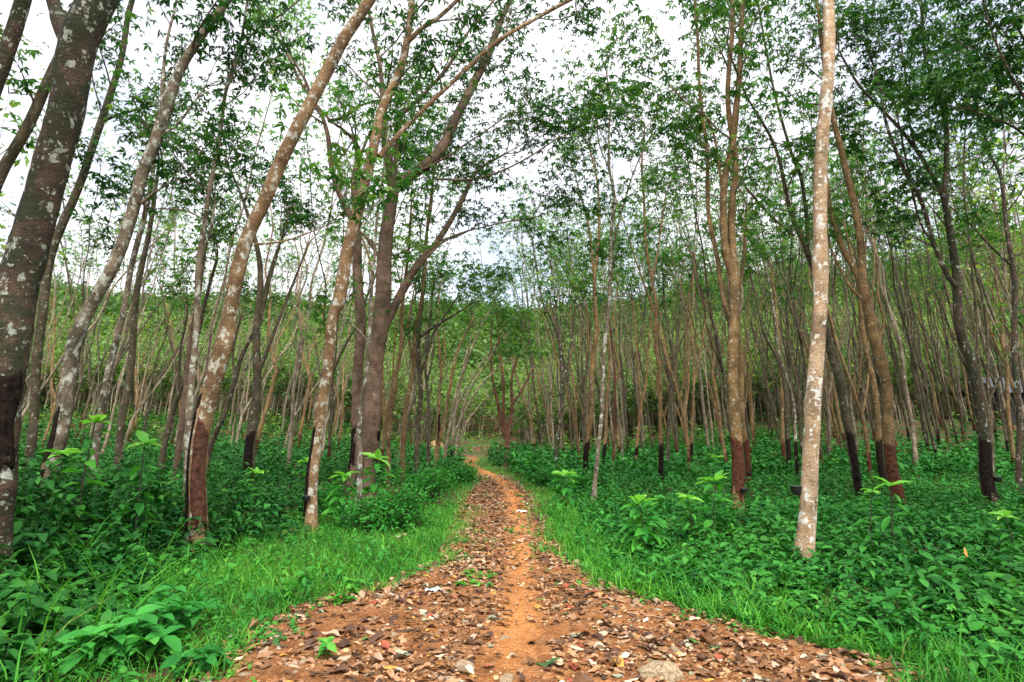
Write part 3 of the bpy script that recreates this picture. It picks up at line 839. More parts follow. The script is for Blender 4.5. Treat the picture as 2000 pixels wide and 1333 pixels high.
traced('C10', "dark-footed slim trunk arching over the path bend, middle of the arching row", 27.5,
  [[(880, 912, 9), (884, 870, 7), (890, 800, 6), (905, 720, 5), (925, 640, 4)], [(886, 850, 6), (910, 800, 5), (945, 745, 4), (990, 705, 3)]], 'b_far', panels=[(.0, 1.0, 0, 150, .1, 'tapd')], zc=4.2)
traced('C11', "slim brown trunk arching right over the path bend, last of the arching row", 29.5,
  [[(889, 908, 8), (894, 860, 7), (903, 800, 6), (925, 750, 5), (955, 700, 4), (985, 640, 3)], [(892, 870, 5), (920, 815, 4), (950, 780, 3)]], 'b_far', zc=4.2)
traced('CC', "dark red-brown tree splitting into three stems just right of the path bend", 29.5,
  [[(989, 916, 14), (990, 870, 11), (988, 845, 11), (984, 820, 9), (984, 770, 7), (978, 705, 6), (974, 650, 5), (965, 590, 4)],
   [(990, 860, 9), (978, 825, 8), (970, 780, 7), (960, 720, 5), (958, 660, 4)], [(990, 862, 9), (996, 830, 9), (1000, 790, 8), (1000, 740, 6), (1012, 690, 5), (1020, 640, 4)],
   [(1000, 790, 6), (1015, 770, 5), (1040, 720, 4)]], 'b_red', zc=3.6, blen=2.2, per_m=1.8, leaf='leaf', dens=12, flare=.3, spread=.35)
traced('R1', "dark crooked trunk right of the path, left of the tapped brown trunk", 24.5,
  [[(1086, 915, 10), (1088, 880, 10), (1092, 837, 9), (1098, 766, 8), (1097, 713, 7), (1090, 660, 6), (1078, 625, 5), (1062, 593, 5), (1047, 527, 4), (1040, 470, 3)],
   [(1098, 765, 6), (1108, 715, 5), (1118, 650, 4), (1126, 580, 3)]], 'b_dark', zc=4.8, leaf='leaf')
traced('R2', "brown trunk with a black tapped foot, right beside the thin white trunk", 19.5,
  [[(1140, 945, 13), (1143, 929, 12), (1147, 863, 12), (1154, 797, 12), (1158, 719, 11), (1163, 640, 10), (1162, 553, 9), (1167, 482, 8), (1170, 432, 7), (1168, 360, 5), (1150, 290, 4)],
   [(1162, 553, 6), (1150, 450, 5), (1137, 392, 4), (1120, 330, 3)], [(1158, 715, 6), (1150, 670, 5), (1146, 600, 4)]], 'b_tan', panels=[(.0, 1.3, 10, 170, .2, 'tapd')], zc=4.8)
traced('R3', "thin whitish crooked trunk standing alone at the right edge of the path", 14.0,
  [[(1159, 986, 11), (1164, 929, 11), (1169, 863, 10), (1176, 784, 10), (1179, 719, 9), (1183, 653, 9), (1188, 603, 9), (1192, 520, 8), (1195, 450, 7), (1198, 377, 7), (1189, 330, 6), (1190, 260, 5), (1193, 200, 4), (1185, 150, 3)],
   [(1193, 500, 5), (1212, 420, 5), (1240, 330, 4), (1275, 260, 3)], [(1190, 330, 4), (1170, 280, 3), (1165, 220, 2)]], 'b_pale', zc=4.2, per_m=1.2, blen=1.4, dens=9)
traced('R4', "brown trunk close behind the thin whitish crooked trunk", 23.0,
  [[(1177, 925, 8), (1182, 850, 8), (1187, 770, 7), (1189, 700, 6), (1186, 610, 5), (1196, 520, 4)]], 'b_tan', panels=[(.0, 1.2, 0, 160, .2, 'tapd')], zc=4.8)
traced('R5', "slim trunk with a reddish foot, right of the thin whitish trunk", 25.0,
  [[(1197, 912, 7), (1200, 837, 6), (1201, 760, 6), (1197, 690, 5), (1190, 620, 4)]], 'b_red', zc=4.8)
traced('R6', "slim dark-footed trunk forking low, left of the straight tan trunk", 25.5,
  [[(1241, 915, 8), (1244, 863, 8), (1252, 797, 8), (1247, 745, 6), (1244, 680, 5), (1235, 590, 4)], [(1252, 797, 7), (1262, 740, 6), (1268, 660, 5), (1272, 570, 4)]], 'b_tan', panels=[(.0, .95, 0, 170, .2, 'tapd')], zc=4.8)
traced('R7', "straight tan trunk with a black foot, midway between path and forked tan trunk", 20.0,
  [[(1288, 948, 13), (1289, 934, 12), (1291, 876, 11), (1290, 811, 10), (1288, 745, 9), (1282, 666, 9), (1281, 600, 8), (1273, 553, 7), (1260, 452, 6), (1255, 327, 5), (1258, 250, 4)],
   [(1274, 553, 5), (1288, 470, 4), (1300, 380, 3)]], 'b_tan', panels=[(.0, 1.25, 15, 170, .2, 'tapd')], zc=4.8)
traced('R8', "brown trunk with a wide upper fork, right of the straight tan trunk", 25.5,
  [[(1303, 905, 9), (1306, 860, 9), (1309, 771, 9), (1316, 695, 8), (1308, 665, 6), (1300, 620, 5), (1296, 540, 4)], [(1315, 695, 7), (1324, 656, 6), (1328, 600, 5), (1334, 520, 4)]], 'b_olive', zc=4.8)
traced('R9', "slim dark-footed trunk right of the straight tan trunk", 27.0,
  [[(1349, 910, 7), (1352, 850, 7), (1354, 771, 6), (1356, 713, 6), (1350, 640, 5), (1345, 560, 4)], [(1354, 760, 4), (1370, 680, 4), (1376, 600, 3)]], 'b_tan', panels=[(.0, 1.0, 0, 170, .2, 'tapd')], zc=4.8)
traced('R10', "tan dotted trunk with a red-brown cut panel, forking into twin stems", 11.6,
  [[(1441, 1012, 34), (1439, 960, 29), (1438, 870, 27), (1436, 780, 25), (1432, 700, 25), (1430, 668, 25), (1432, 578, 24), (1433, 540, 24), (1434, 510, 19), (1434, 477, 18), (1431, 402, 16), (1433, 327, 14), (1426, 240, 12), (1425, 166, 11), (1428, 50, 10), (1430, -20, 9)],
   [(1432, 540, 18), (1421, 510, 17), (1414, 470, 17), (1412, 402, 16), (1418, 342, 16), (1432, 285, 15), (1436, 216, 14), (1444, 126, 12), (1450, 50, 11), (1454, -10, 10)],
   [(1430, 625, 12), (1413, 588, 11), (1400, 502, 11), (1385, 417, 10), (1380, 301, 9), (1370, 201, 8), (1362, 90, 7), (1358, 0, 6)],
   [(1412, 400, 7), (1405, 330, 6), (1385, 240, 5), (1340, 200, 4), (1310, 170, 3)]],
  'b_tan', panels=[(.42, 1.38, 6, 168, -.18, 'tap'), (1.28, 1.36, 20, 90, -.18, 'tapr')], zc=5.2, per_m=1.3, knots=12, sides=20, leaf='leaf', H=13)
traced('R10b', "brown trunk leaning left behind the forked tan trunk, with its own dark tapped foot", 17.0,
  [[(1462, 955, 15), (1461, 943, 14), (1459, 890, 13), (1451, 818, 12), (1447, 742, 12), (1445, 678, 11), (1440, 600, 9), (1452, 500, 7), (1460, 400, 5)]], 'b_tan', panels=[(.0, 1.35, 8, 168, .2, 'tap')], zc=4.8)
traced('R11', "dark trunk leaning left with a black foot, in the trio left of the whitest trunk", 21.5,
  [[(1541, 918, 12), (1540, 903, 11), (1537, 793, 10), (1530, 740, 10), (1523, 711, 9), (1507, 678, 8), (1490, 640, 6), (1470, 560, 5), (1455, 480, 4)]], 'b_olive', panels=[(.0, 1.25, 0, 170, .1, 'tapd')], zc=4.5)
traced('R11b', "straight tan trunk, left one of the trio beside the whitest trunk", 22.5,
  [[(1530, 915, 9), (1530, 897, 9), (1528, 806, 8), (1524, 720, 7), (1516, 620, 6), (1508, 520, 4)]], 'b_tan', panels=[(.0, 1.1, 0, 170, .1, 'tap')], zc=4.5)
traced('R11c', "thin pale trunk, right one of the trio beside the whitest trunk", 19.5,
  [[(1559, 935, 8), (1556, 910, 8), (1553, 818, 7), (1546, 770, 6), (1533, 729, 6), (1522, 690, 5), (1516, 640, 5), (1500, 540, 4)]], 'b_pale', panels=[(.0, 1.2, 0, 170, .1, 'tapd')], zc=4.5)
traced('R12', "whitest straight trunk standing nearest on the right, splashed with pale lichen", 7.2,
  [[(1568, 1108, 48), (1573, 1040, 41), (1580, 940, 38), (1587, 850, 37), (1592, 760, 35), (1597, 650, 33), (1600, 560, 33), (1601, 515, 38), (1602, 480, 32), (1605, 400, 31), (1607, 300, 29), (1611, 180, 27), (1617, 60, 26), (1621, -20, 25), (1624, -80, 24)]],
  'b_white', dy=.0, knots=12, sides=26, bump=.04, zc=7.0, H=14, leaf='leafd', flare=.25)
traced('R13', "mossy trunk leaning left behind the whitest trunk, with a long black foot", 14.6,
  [[(1674, 962, 20), (1673, 946, 19), (1665, 882, 19), (1650, 793, 17), (1637, 742, 16), (1622, 691, 16), (1614, 640, 15), (1606, 570, 15), (1581, 507, 14), (1568, 470, 12), (1556, 440, 11), (1541, 392, 10), (1516, 301, 8), (1495, 250, 7), (1455, 176, 5), (1420, 100, 4)],
   [(1576, 500, 10), (1577, 452, 9), (1566, 352, 8), (1546, 301, 7), (1520, 210, 6), (1496, 100, 5), (1480, 0, 4)],
   [(1552, 462, 7), (1520, 436, 6), (1496, 412, 6), (1460, 370, 5), (1440, 342, 4), (1400, 320, 3)]],
  'b_olive', panels=[(.0, 1.55, 10, 150, -.2, 'tapd')], zc=4.8, per_m=1.3)
traced('R14', "tan trunk leaning left with a red-brown panel, right of the whitest trunk", 13.0,
  [[(1750, 955, 28), (1747, 940, 27), (1739, 868, 25), (1733, 784, 24), (1721, 712, 24), (1706, 652, 24), (1698, 610, 23), (1690, 572, 22), (1684, 540, 19), (1680, 475, 17), (1669, 395, 16), (1651, 327, 15), (1632, 262, 13), (1624, 216, 12), (1615, 140, 10), (1600, 60, 8), (1590, -10, 7)],
   [(1690, 575, 18), (1671, 530, 15), (1655, 500, 14), (1640, 462, 13), (1621, 404, 11), (1612, 350, 9), (1600, 290, 7)],
   [(1690, 590, 8), (1660, 560, 6), (1630, 500, 5), (1618, 470, 4)]],
  'b_tan', panels=[(.0, 1.35, 0, 168, -.12, 'tap')], knots=12, sides=20, zc=5.2, per_m=1.2)
traced('R14b', "tan trunk leaning left directly behind the one with the red-brown panel", 16.0,
  [[(1727, 945, 16), (1725, 928, 15), (1716, 868, 14), (1711, 808, 13), (1704, 736, 13), (1694, 688, 12), (1682, 620, 10), (1672, 540, 8), (1650, 440, 5)]], 'b_tan', panels=[(.0, 1.35, 0, 168, .1, 'tapd')], zc=4.8)
traced('R15', "dark trunk leaning left with a black cup at its foot and many limbs", 12.6,
  [[(1936, 968, 30), (1932, 952, 28), (1925, 868, 26), (1910, 796, 22), (1896, 712, 21), (1879, 650, 21), (1870, 553, 18), (1858, 477, 17), (1850, 420, 15), (1846, 392, 13), (1848, 330, 11), (1846, 226, 10), (1833, 176, 9), (1807, 110, 7), (1795, 0, 6), (1790, -40, 5)],
   [(1846, 395, 10), (1822, 342, 9), (1797, 301, 9), (1757, 251, 8), (1727, 221, 7), (1677, 166, 6), (1640, 100, 4)],
   [(1868, 560, 12), (1852, 540, 11), (1828, 482, 10), (1802, 402, 9), (1762, 327, 8), (1732, 241, 7), (1720, 180, 5), (1700, 110, 4)],
   [(1828, 482, 6), (1800, 440, 5), (1778, 350, 5), (1760, 270, 4), (1745, 180, 3)],
   [(1790, 295, 5), (1775, 230, 5), (1770, 160, 4), (1755, 60, 3)]],
  'b_dark', panels=[(.3, 1.4, 4, 168, -.1, 'tapd')], knots=10, zc=4.6, per_m=1.3, leaf='leafd', H=12)
traced('R15b', "slim branching trunk right beside the dark leaning trunk with the cup, at the right", 17.5,
  [[(1938, 935, 11), (1935, 868, 10), (1925, 789, 9), (1917, 740, 8), (1910, 680, 7), (1905, 600, 6), (1898, 500, 4)], [(1927, 800, 7), (1940, 765, 6), (1954, 736, 5), (1965, 680, 4)]], 'b_olive', zc=4.6)
traced('R16', "dark crooked trunk at the right edge of the photo", 15.0,
  [[(1992, 960, 15), (1990, 860, 13), (1986, 750, 12), (1983, 668, 12), (1978, 528, 11), (1968, 452, 10), (1953, 342, 8), (1933, 301, 7), (1915, 230, 5), (1890, 120, 4)],
   [(1976, 520, 6), (1935, 480, 5), (1893, 437, 4), (1850, 400, 3)]], 'b_dark', zc=4.4, leaf='leafd')
traced('R17', "slim straight stem right of the dark leaning trunk with the cup", 17.5,
  [[(1940, 930, 8), (1932, 780, 7), (1923, 603, 6), (1900, 500, 5), (1885, 402, 5), (1883, 301, 4), (1888, 200, 3)]], 'b_olive', zc=4.4)
traced('R18', "tree whose dark leafy limbs hang into the top right corner", 9.5,
  [[(2165, 1010, 40), (2150, 860, 36), (2130, 600, 32), (2110, 400, 28), (2090, 200, 24), (2060, 0, 20), (2040, -80, 18)],
   [(2105, 380, 12), (2060, 280, 9), (2000, 190, 6), (1950, 90, 5), (1925, 20, 4)], [(2100, 330, 10), (2040, 300, 7), (1980, 250, 5), (1900, 215, 3)],
   [(2090, 200, 10), (2040, 140, 7), (1990, 60, 5), (1970, -20, 4)]],
  'b_dark', zc=4.5, per_m=2.2, blen=1.6, dens=12, leaf='leafd', H=11)

# ---- further trees of the rows: a few patterns, copied one by one
def pattern(seed, lean, stems_n, H, fork, r0, bark, leafm, tap, ll=.18, dens=7, crown_from=5.2, sides=9, blen=1.5):
    r_ = np.random.default_rng(seed)
    n0 = 9
    h = np.linspace(-.2, fork, n0)
    hh = np.maximum(h, 0)
    P0 = np.stack([lean * hh * .9 + lean * hh**1.5 * .05 + .03 * np.sin(h * 2 + seed), .03 * np.sin(h * 1.6 + 2 * seed), h], -1)
    stems = []
    for k in range(stems_n):
        top = H * r_.uniform(.82, 1.0)
        sp_ = .13 if lean < 0 else .19
        d = norm(np.array([lean + r_.normal() * sp_, r_.normal() * sp_, 1.0]))
        f = fork if k < 2 else fork * r_.uniform(.9, 1.5)
        m = 9
        s = np.linspace(0, 1, m)[1:]
        base = P0[-1] if k < 2 else None
        if k == 0:
            start = P0
        else:
            src = stems[0][0]
            i = int(np.clip(np.searchsorted(src[:, 2], f if k > 1 else fork), 2, len(src) - 3))
            start = src[i:i + 1]
        end = start[-1]
        Q = end[None] + s[:, None] * (top - end[2]) * (d / d[2])[None]
        bend = (r_.normal(size=2) * .35)[None] * (s * (1 - s))[:, None] * 2
        Q[:, :2] += bend
        Q[:, :2] += r_.normal(size=(m - 1, 2)) * .07
        P = np.concatenate([start, Q])
        if k == 0:
            R = np.concatenate([np.linspace(r0 * 1.1, r0 * .86, n0), np.linspace(r0 * .72, .014, m - 1)])
        else:
            R = np.linspace(r0 * r_.uniform(.42, .62), .012, len(P))
        S4 = crom(np.concatenate([P, R[:, None]], 1), 44 if k == 0 else 26)
        stems.append((S4[:, :3], S4[:, 3]))
    tmb = MB()
    for k, (P, R) in enumerate(stems):
        R2 = taper_base(P, R, 0, .35) if k == 0 else R
        V, Q, T = tube(P, R2, sides if k == 0 else 6, .06, seed + k, 5 if k == 0 else 1)
        mat = np.zeros(len(Q), np.int32)
        if k == 0 and tap > 0:
            cz = V[Q].mean(1); mat[(cz[:, 2] < tap + .25 * np.sin(cz[:, 0] * 9)) & (cz[:, 1] < .05)] = 1
        tmb.add(V, Q, mat=mat); 
        tmb.V.append(np.zeros((0, 3), np.float32))
    S, C = grow(stems, crown_from, .62, blen, r_, twigs=1, up=.3)
    # a few bare or thinly leaved low branches
    S2, C2 = grow(stems, 2.2, .5, .8, r_, twigs=1)
    S += S2
    cm = crown_mb(S, C, r_, int(dens * .85), .22, ll, sides=3)
    return tmb.mesh('trunk', [M[bark], M['tap'] if seed % 2 else M['tapd']]), cm.mesh('crown', [M[leafm], M['twig']])

PAT_L = [pattern(100 + i, .10 + .03 * (i % 3), 2 + i % 3, 11.5 + (i * 37 % 5) * .5, 1.7 + (i * 53 % 7) * .35, .056 + .006 * (i % 4), ['b_far', 'b_olive', 'b_far', 'b_tan'][i % 4], ['leaf', 'leafl', 'leafl'][i % 3], .9 if i % 2 else 0, crown_from=7.6) for i in range(8)]
PAT_R = [pattern(200 + i, -.03 - .03 * (i % 3), 2 + i % 3, 12 + (i * 37 % 5) * .5, 2.0 + (i * 53 % 7) * .45, .054 + .006 * (i % 4), ['b_olive', 'b_olive', 'b_far', 'b_tan'][i % 4], ['leaf', 'leaf', 'leafl'][i % 3], .95 if i % 4 != 2 else 0, crown_from=7.8) for i in range(9)]

def corridor(x, y):
    c = np.interp(y, [0, 12, 23, 32, 41, 60], [.2, 0, -.5, -1.6, -2.7, -3.2])
    w = np.interp(y, [0, 12, 23, 41, 60], [3.2, 3.0, 2.8, 3.4, 4.2])
    return abs(x - c) < w

spots = []
taken = [(t[2][0], t[1][1]) for t in TREES.values()]
for side in (-1, 1):
    ys = np.arange(14.5, 70, 3.0 if side < 0 else 2.25)
    for j, y in enumerate(ys):
        for i in range(0, 60):
            x = side * (1.6 + i * (1.75 if side > 0 else 3.0)) + rng.normal() * .38 + (j % 2) * .9
            yy = y + rng.normal() * .5
            if abs(x) / yy > 1.02: break
            if corridor(x, yy): continue
            if min((x - a)**2 + (yy - b)**2 for a, b in taken) < 1.6**2: continue
            if side > 0 and yy < 19 and rng.random() < .65: continue
            if side < 0 and yy < 18 and rng.random() < .55: continue
            if rng.random() < .07: continue
            spots.append((yy, x, side))
spots.sort()
def zone_label(x, y):
    px, _ = to_px(x, y, float(terrain(x, y)))
    zs = [(200, "behind the thick dark trunk at the left edge"), (420, "behind the pale blotched leaning trunk"), (610, "between the two orange leaning trunks"),
          (790, "behind the biggest brown tree"), (960, "left of the path bend"), (1150, "right of the path bend"), (1300, "behind the thin whitish trunk"),
          (1445, "left of the forked tan trunk"), (1600, "left of the whitest trunk"), (1760, "right of the whitest trunk"), (1900, "left of the dark trunk with the cup"), (9999, "at the far right edge")]
    where = [b for a, b in zs if px < a][0]
    d = "front" if y < 24 else "middle" if y < 36 else "back"
    kind = "leaning" if px < 900 else "upright"
    return f"slim {kind} tree in the {d} rows {where}", f"{d} row rubber trees {where}"

rest = []
placed = 0
for (y, x, side) in spots:
    z = float(terrain(x, y))
    px, py = to_px(x, y, z)
    inview = -30 < px < 2030
    if not inview or placed >= 300 - len(TREES):
        if (side > 0 and y < 46) or rng.random() < .45: rest.append((x, y, z, side))
        continue
    tm, cm = (PAT_L if side < 0 else PAT_R)[rng.integers(0, len(PAT_L) if side < 0 else len(PAT_R))]
    e = bpy.data.objects.new('rubber_tree', None); e.empty_display_size = .2
    COL.objects.link(e)
    e.location = (x, y, z - .03)
    sc = rng.uniform(.86, 1.12)
    e.scale = (sc, sc, sc * rng.uniform(.95, 1.08))
    e.rotation_euler = (rng.normal() * .03, rng.normal() * .03 - (.05 * sstep(8, 25, x) if side > 0 else 0), rng.normal() * .45)
    lb, gr = zone_label(x, y)
    tag(e, lb, 'tree', gr)
    to = bpy.data.objects.new('trunk', tm); link(to, e)
    co = bpy.data.objects.new('crown', cm); link(co, e)
    placed += 1
print("individual row trees", placed, "rest", len(rest))

# ---- unseen trees added beside and behind the camera, crowned densely to shade the undergrowth
PAT_N = [pattern(300 + i, (.12, -.10)[i % 2], 3, 12.5, 2.8, .10, 'b_tan', 'leaf', .9, ll=.2, dens=34, crown_from=4.6, blen=2.3) for i in range(4)]
for (x, y) in ((-6.2, 2.6), (-8.6, 5.4), (-9.6, 1.4), (-5.4, -1.2), (-8.2, -4.0), (-12.0, 8.2), (-13.0, 4.0), (-5.6, -6.5), (6.4, 2.4), (8.8, 5.2), (9.8, 1.2), (6.6, -1.8), (9.6, -4.4), (12.2, 8.0), (13.2, 4.2), (6.2, -7.0)):
    x = x * 1.22 + (1.2 if x > 0 else 0)
    tm, cm = PAT_N[(0 if x < 0 else 1) + 2 * int(rng.integers(0, 2))]
    e = bpy.data.objects.new('rubber_tree', None); e.empty_display_size = .2
    COL.objects.link(e); e.location = (x, y, float(terrain(x, y)) - .03); e.rotation_euler = (0, 0, rng.normal() * .4)
    tag(e, "unseen rubber tree added beside the camera for shade, " + ("on the thick dark trunk side" if x < 0 else "on the whitest trunk side"), 'tree', "shade trees added beside the camera on the " + ("dark trunk side" if x < 0 else "white trunk side"))
    link(bpy.data.objects.new('trunk', tm), e); link(bpy.data.objects.new('crown', cm), e)

# ---- the rows farther back, past counting: one mass
def far_forest(name, pts, trunk_sides, nl, ll, mats, hs=(10.5, 13.5)):
    mb = MB(); P0 = []; P1 = []; R0 = []; R1 = []; LC = []; 
    for (x, y, z, side) in pts:
        H = rng.uniform(*hs) * (1 if y < 46 else .62); lean = (.11 if side < 0 else -.04) + rng.normal() * .04
        if x / y > .4: lean -= .05
        f = rng.uniform(.25, .5) * H; r0 = rng.uniform(.045, .068)
        a = np.array([x, y, z - .2]); b = a + np.array([lean * f, rng.normal() * .1, f + .2])
        P0.append(a); P1.append(b); R0.append(r0); R1.append(r0 * .8)
        for k in range(rng.integers(2, 5)):
            d = np.array([lean + rng.normal() * (.13 if side > 0 else .19), rng.normal() * .15, 1.])
            p = b; hh = (H - f) * rng.uniform(.75, 1); r = r0 * .6
            for s_ in range(3):
                q = p + d * hh / 3 + np.array([rng.normal() * .12, rng.normal() * .12, 0])
                P0.append(p); P1.append(q); R0.append(r); R1.append(r * .6); r *= .6
                if s_ >= 1:
                    for _ in range(3):
                        t = q + np.array([rng.normal() * .7, rng.normal() * .7, rng.uniform(0, .9)])
                        P0.append(q); P1.append(t); R0.append(.018); R1.append(.008); LC.append(t)
                p = q
            LC.append(p)
    V, Q = prisms(P0, P1, R0, R1, trunk_sides); mb.add(V, Q, mat=1)
    P = np.repeat(np.array(LC), nl, 0); n = len(P)
    P = P + rng.normal(size=P.shape) * np.array([.55, .55, .38])
    L = ll * rng.uniform(.6, 1.3, n)
    scatter(mb, LEAF1, P, rng.uniform(0, 6.28, n), np.radians(rng.normal(-15, 28, n)), rng.normal(0, .5, n), L, L * .55, rnd=rng.random(n))
    return tag(mb.obj(name, mats), kind='stuff')
far_forest('far_rubber_trees', rest, 4, 7, .30, [M['leaff'], M['b_far']])

# young trees and scrub further up the slopes
pts = []
for _ in range(5200):
    y = 50 + 100 * rng.random() ** 1.3; x = rng.uniform(-1.0, 1.0) * y
    if corridor(x, y) and y < 60: continue
    pts.append((x, y, float(terrain(x, y)), -1 if x < 0 else 1))
far_forest('slope_trees', pts, 3, 4, .42, [M['leaff'], M['b_slope']], hs=(4.5, 7.5))

# wooded hills: crowns of leaf clumps down to the ground
mb = MB(); CC_ = []; CR = []
n = 2600
yy = rng.uniform(85, 300, n); xx = rng.uniform(-1.0, 1.0, n) * yy
zz = terrain(xx, yy)
cr = rng.uniform(2.2, 5.2, n)
nl = 130
u = rng.normal(size=(n, nl, 3)); u = u / np.linalg.norm(u, axis=-1, keepdims=True); u[..., 2] = np.abs(u[..., 2]) * 1.1 - .25
P = np.stack([xx, yy, zz + cr * .9], -1)[:, None] + u * cr[:, None, None] * rng.uniform(.7, 1.08, (n, nl, 1)) * np.array([1, 1, .9])
P = P.reshape(-1, 3); m = len(P)
L = rng.uniform(.5, 1.2, m)
scatter(mb, LEAF1, P, rng.uniform(0, 6.28, m), np.radians(rng.normal(-15, 32, m)), rng.normal(0, .5, m), L, L * .75, rnd=np.clip(np.repeat(rng.random(n), nl) * .6 + rng.random(m) * .4, 0, 1))
tag(mb.obj('hillside_forest', [M['hill']]), kind='stuff')

# ------------------------------------------------------------------ undergrowth
def in_view(x, y, m=.9):
    return np.abs(x) < m * y + 1.2

def sample(n, x0, x1, y0, y1, p=1.0):
    """points, denser near the camera for p < 1"""
    v = rng.random(n) ** (1 / p)
    y = y0 + (y1 - y0) * v
    x = x0 + (x1 - x0) * rng.random(n)
    k = in_view(x, y)
    return x[k], y[k]

def wedge(n, y0, y1, smin, smax, pw):
    """n points in the wedge between two x/y slopes; density falls as y**pw"""
    u = rng.random(n)
    e = 2 + pw
    y = (y0**e + u * (y1**e - y0**e)) ** (1 / e) if abs(e) > 1e-3 else y0 * (y1 / y0) ** u
    x = rng.uniform(smin, smax, n) * (y + .6)
    return x, y

gmask = lambda x, y: sstep(-.2, .6, wob(x, y, .8, 6) + .35 + .15 * wob(x, y, 2.7, 3))

def plants(mb, x, y, hmin, hmax, nleaf, llen, tpl=BROAD, w=.5, stem=False, matleaf=0, matstem=1, pitch0=-8, hscale=None):
    """small leafy plants: pairs of broad leaves up a short stem"""
    n = len(x)
    if not n: return
    z = terrain(x, y)
    h = rng.uniform(hmin, hmax, n) * (1 if hscale is None else hscale)
    tiltx = rng.normal(0, .18, n); tilty = rng.normal(0, .18, n)
    k = np.tile(np.arange(nleaf), n); i = np.repeat(np.arange(n), nleaf)
    f = .35 + .65 * (k + rng.random(n * nleaf)) / nleaf
    hx = x[i] + tiltx[i] * h[i] * f; hy = y[i] + tilty[i] * h[i] * f; hz = z[i] + h[i] * f
    yaw = rng.uniform(0, 6.283, n)[i] + k * 2.4 + rng.normal(0, .35, n * nleaf)
    pit = np.radians(pitch0 + rng.normal(0, 20, n * nleaf) + 18 * (f - .5))
    s = rng.uniform(.75, 1.2, n)[i] * llen * rng.uniform(.65, 1.2, n * nleaf)
    pr = rng.random(n)[i]
    scatter(mb, tpl, np.stack([hx, hy, hz], -1), yaw, pit, rng.normal(0, .3, n * nleaf), s, s * w * rng.uniform(.85, 1.15, n * nleaf), mat=matleaf,
            rnd=np.clip(pr * .35 + rng.random(n * nleaf) * .45 + .22 * (f - .4), 0, 1))
    if stem:
        P0 = np.stack([x, y, z - .02], -1); P1 = np.stack([x + tiltx * h, y + tilty * h, z + h], -1)
        V, Q = prisms(P0, P1, np.full(n, .004), np.full(n, .002), 3)
        mb.add(V, Q, mat=matstem)

# right of the path: low broad-leaved cover
mb = MB()
x, y = wedge(4200, 3.0, 9.5, .05, .98, -1.0)
d = edge_dist(x, y); k = (d > .10) & (x > 0) & (rng.random(len(x)) < sstep(.0, .9, d - .15 + .4 * wob(x, y, 1.3, 2)) * (.25 + .75 * sstep(-.65, -.1, wob(x, y, 2.4, 13))))
x, y, d = x[k], y[k], d[k]
plants(mb, x, y, .09, .31, 7, .125, stem=True, hscale=np.maximum(.15, sstep(-.3, 1.8, d) * .8 + .12 + .2 * wob(x, y, 1.7, 5)))
x, y = wedge(9000, 9, 22, .0, .98, -1.0)
d = edge_dist(x, y); k = (d > .7) & (x > 0)
x, y, d = x[k], y[k], d[k]
plants(mb, x, y, .12, .42, 7, .115, tpl=LEAF2, w=.55, hscale=np.maximum(.2, sstep(-.5, 2.0, d) * .75 + .22 + .3 * wob(x, y, .9, 5)))
x, y = wedge(9000, 20, 48, .0, .98, -.6)
d = edge_dist(x, y); thin = sstep(.30, .62, x / y) * sstep(24, 32, y)
k = (d > .4) & (rng.random(len(x)) > thin * .82 + .15 * sstep(30, 45, y))
x, y = x[k], y[k]
plants(mb, x, y, .2, .75, 6, .24, tpl=LEAF2, w=.6, hscale=1 + .3 * wob(x, y, .5, 5))
tag(mb.obj('broadleaf_ground_cover', [M['cover'], M['stem'], M['dead']]), kind='stuff')

# taller, narrower-leaved plants and dead leaves caught in the cover
x, y = wedge(420, 3.4, 16, .1, .98, -1.0)
d = edge_dist(x, y); k = (d > .8) & (wob(x, y, 1.1, 21) > -.1); x, y = x[k], y[k]
plants(mb, x, y, .35, .62, 12, .10, w=.30, stem=True, pitch0=5)
x, y = wedge(2600, 3.2, 14, .05, .98, -1.0)
d = edge_dist(x, y); k = (d > .2) & (wob(x, y, 1.6, 31) > 0); x, y = x[k], y[k]
plants(mb, x, y, .12, .34, 12, .045, tpl=LEAF2, w=.45)
x, y = wedge(500, 3.2, 16, .05, .98, -1.0)
d = edge_dist(x, y); k = d > .0; x, y = x[k], y[k]; n = len(x)
scatter(mb, BROAD, np.stack([x, y, terrain(x, y) + rng.uniform(.02, .26, n)], -1), rng.uniform(0, 6.28, n), rng.normal(0, .3, n), rng.normal(0, .4, n), rng.uniform(.06, .13, n), rng.uniform(.03, .05, n), mat=2, rnd=rng.random(n))

# left of the path: taller weeds
mb = MB()
x, y = wedge(2600, 3.2, 9.5, -.98, -.25, -1.0)
d = edge_dist(x, y); k = (d > .9) & (x < 0); x, y, d = x[k], y[k], d[k]
LG = np.interp(y, [3, 4.5, 6, 8, 10], [.5, .9, 2.0, 2.9, 2.8])
k = rng.random(len(x)) < sstep(-.35, .45, d - LG + .5 * wob(x, y, 1.6, 9) + 1.2 * sstep(-.5, -.62, x / y)); x, y, d, LG = x[k], y[k], d[k], LG[k]
plants(mb, x, y, .22, .95, 11, .145, stem=True, hscale=np.maximum(.12, sstep(-.4, 2.4, d - LG) * .95 + .12 + .22 * wob(x, y, 1.1, 5)) * (1 + .45 * sstep(-.42, -.6, x / y)))
x, y = wedge(5200, 9, 22, -.98, .02, -1.0)
d = edge_dist(x, y); k = (d > .9) & (x < 0); x, y, d = x[k], y[k], d[k]
k = rng.random(len(x)) < sstep(1.9, 3.2, d + .5 * wob(x, y, 1.6, 9)); x, y, d = x[k], y[k], d[k]
plants(mb, x, y, .3, .9, 10, .13, tpl=LEAF2, w=.5, hscale=np.maximum(.15, sstep(1.7, 3.8, d) * .75 + .2 + .25 * wob(x, y, .9, 5)))
x, y = wedge(5200, 20, 50, -.98, .06, -.6)
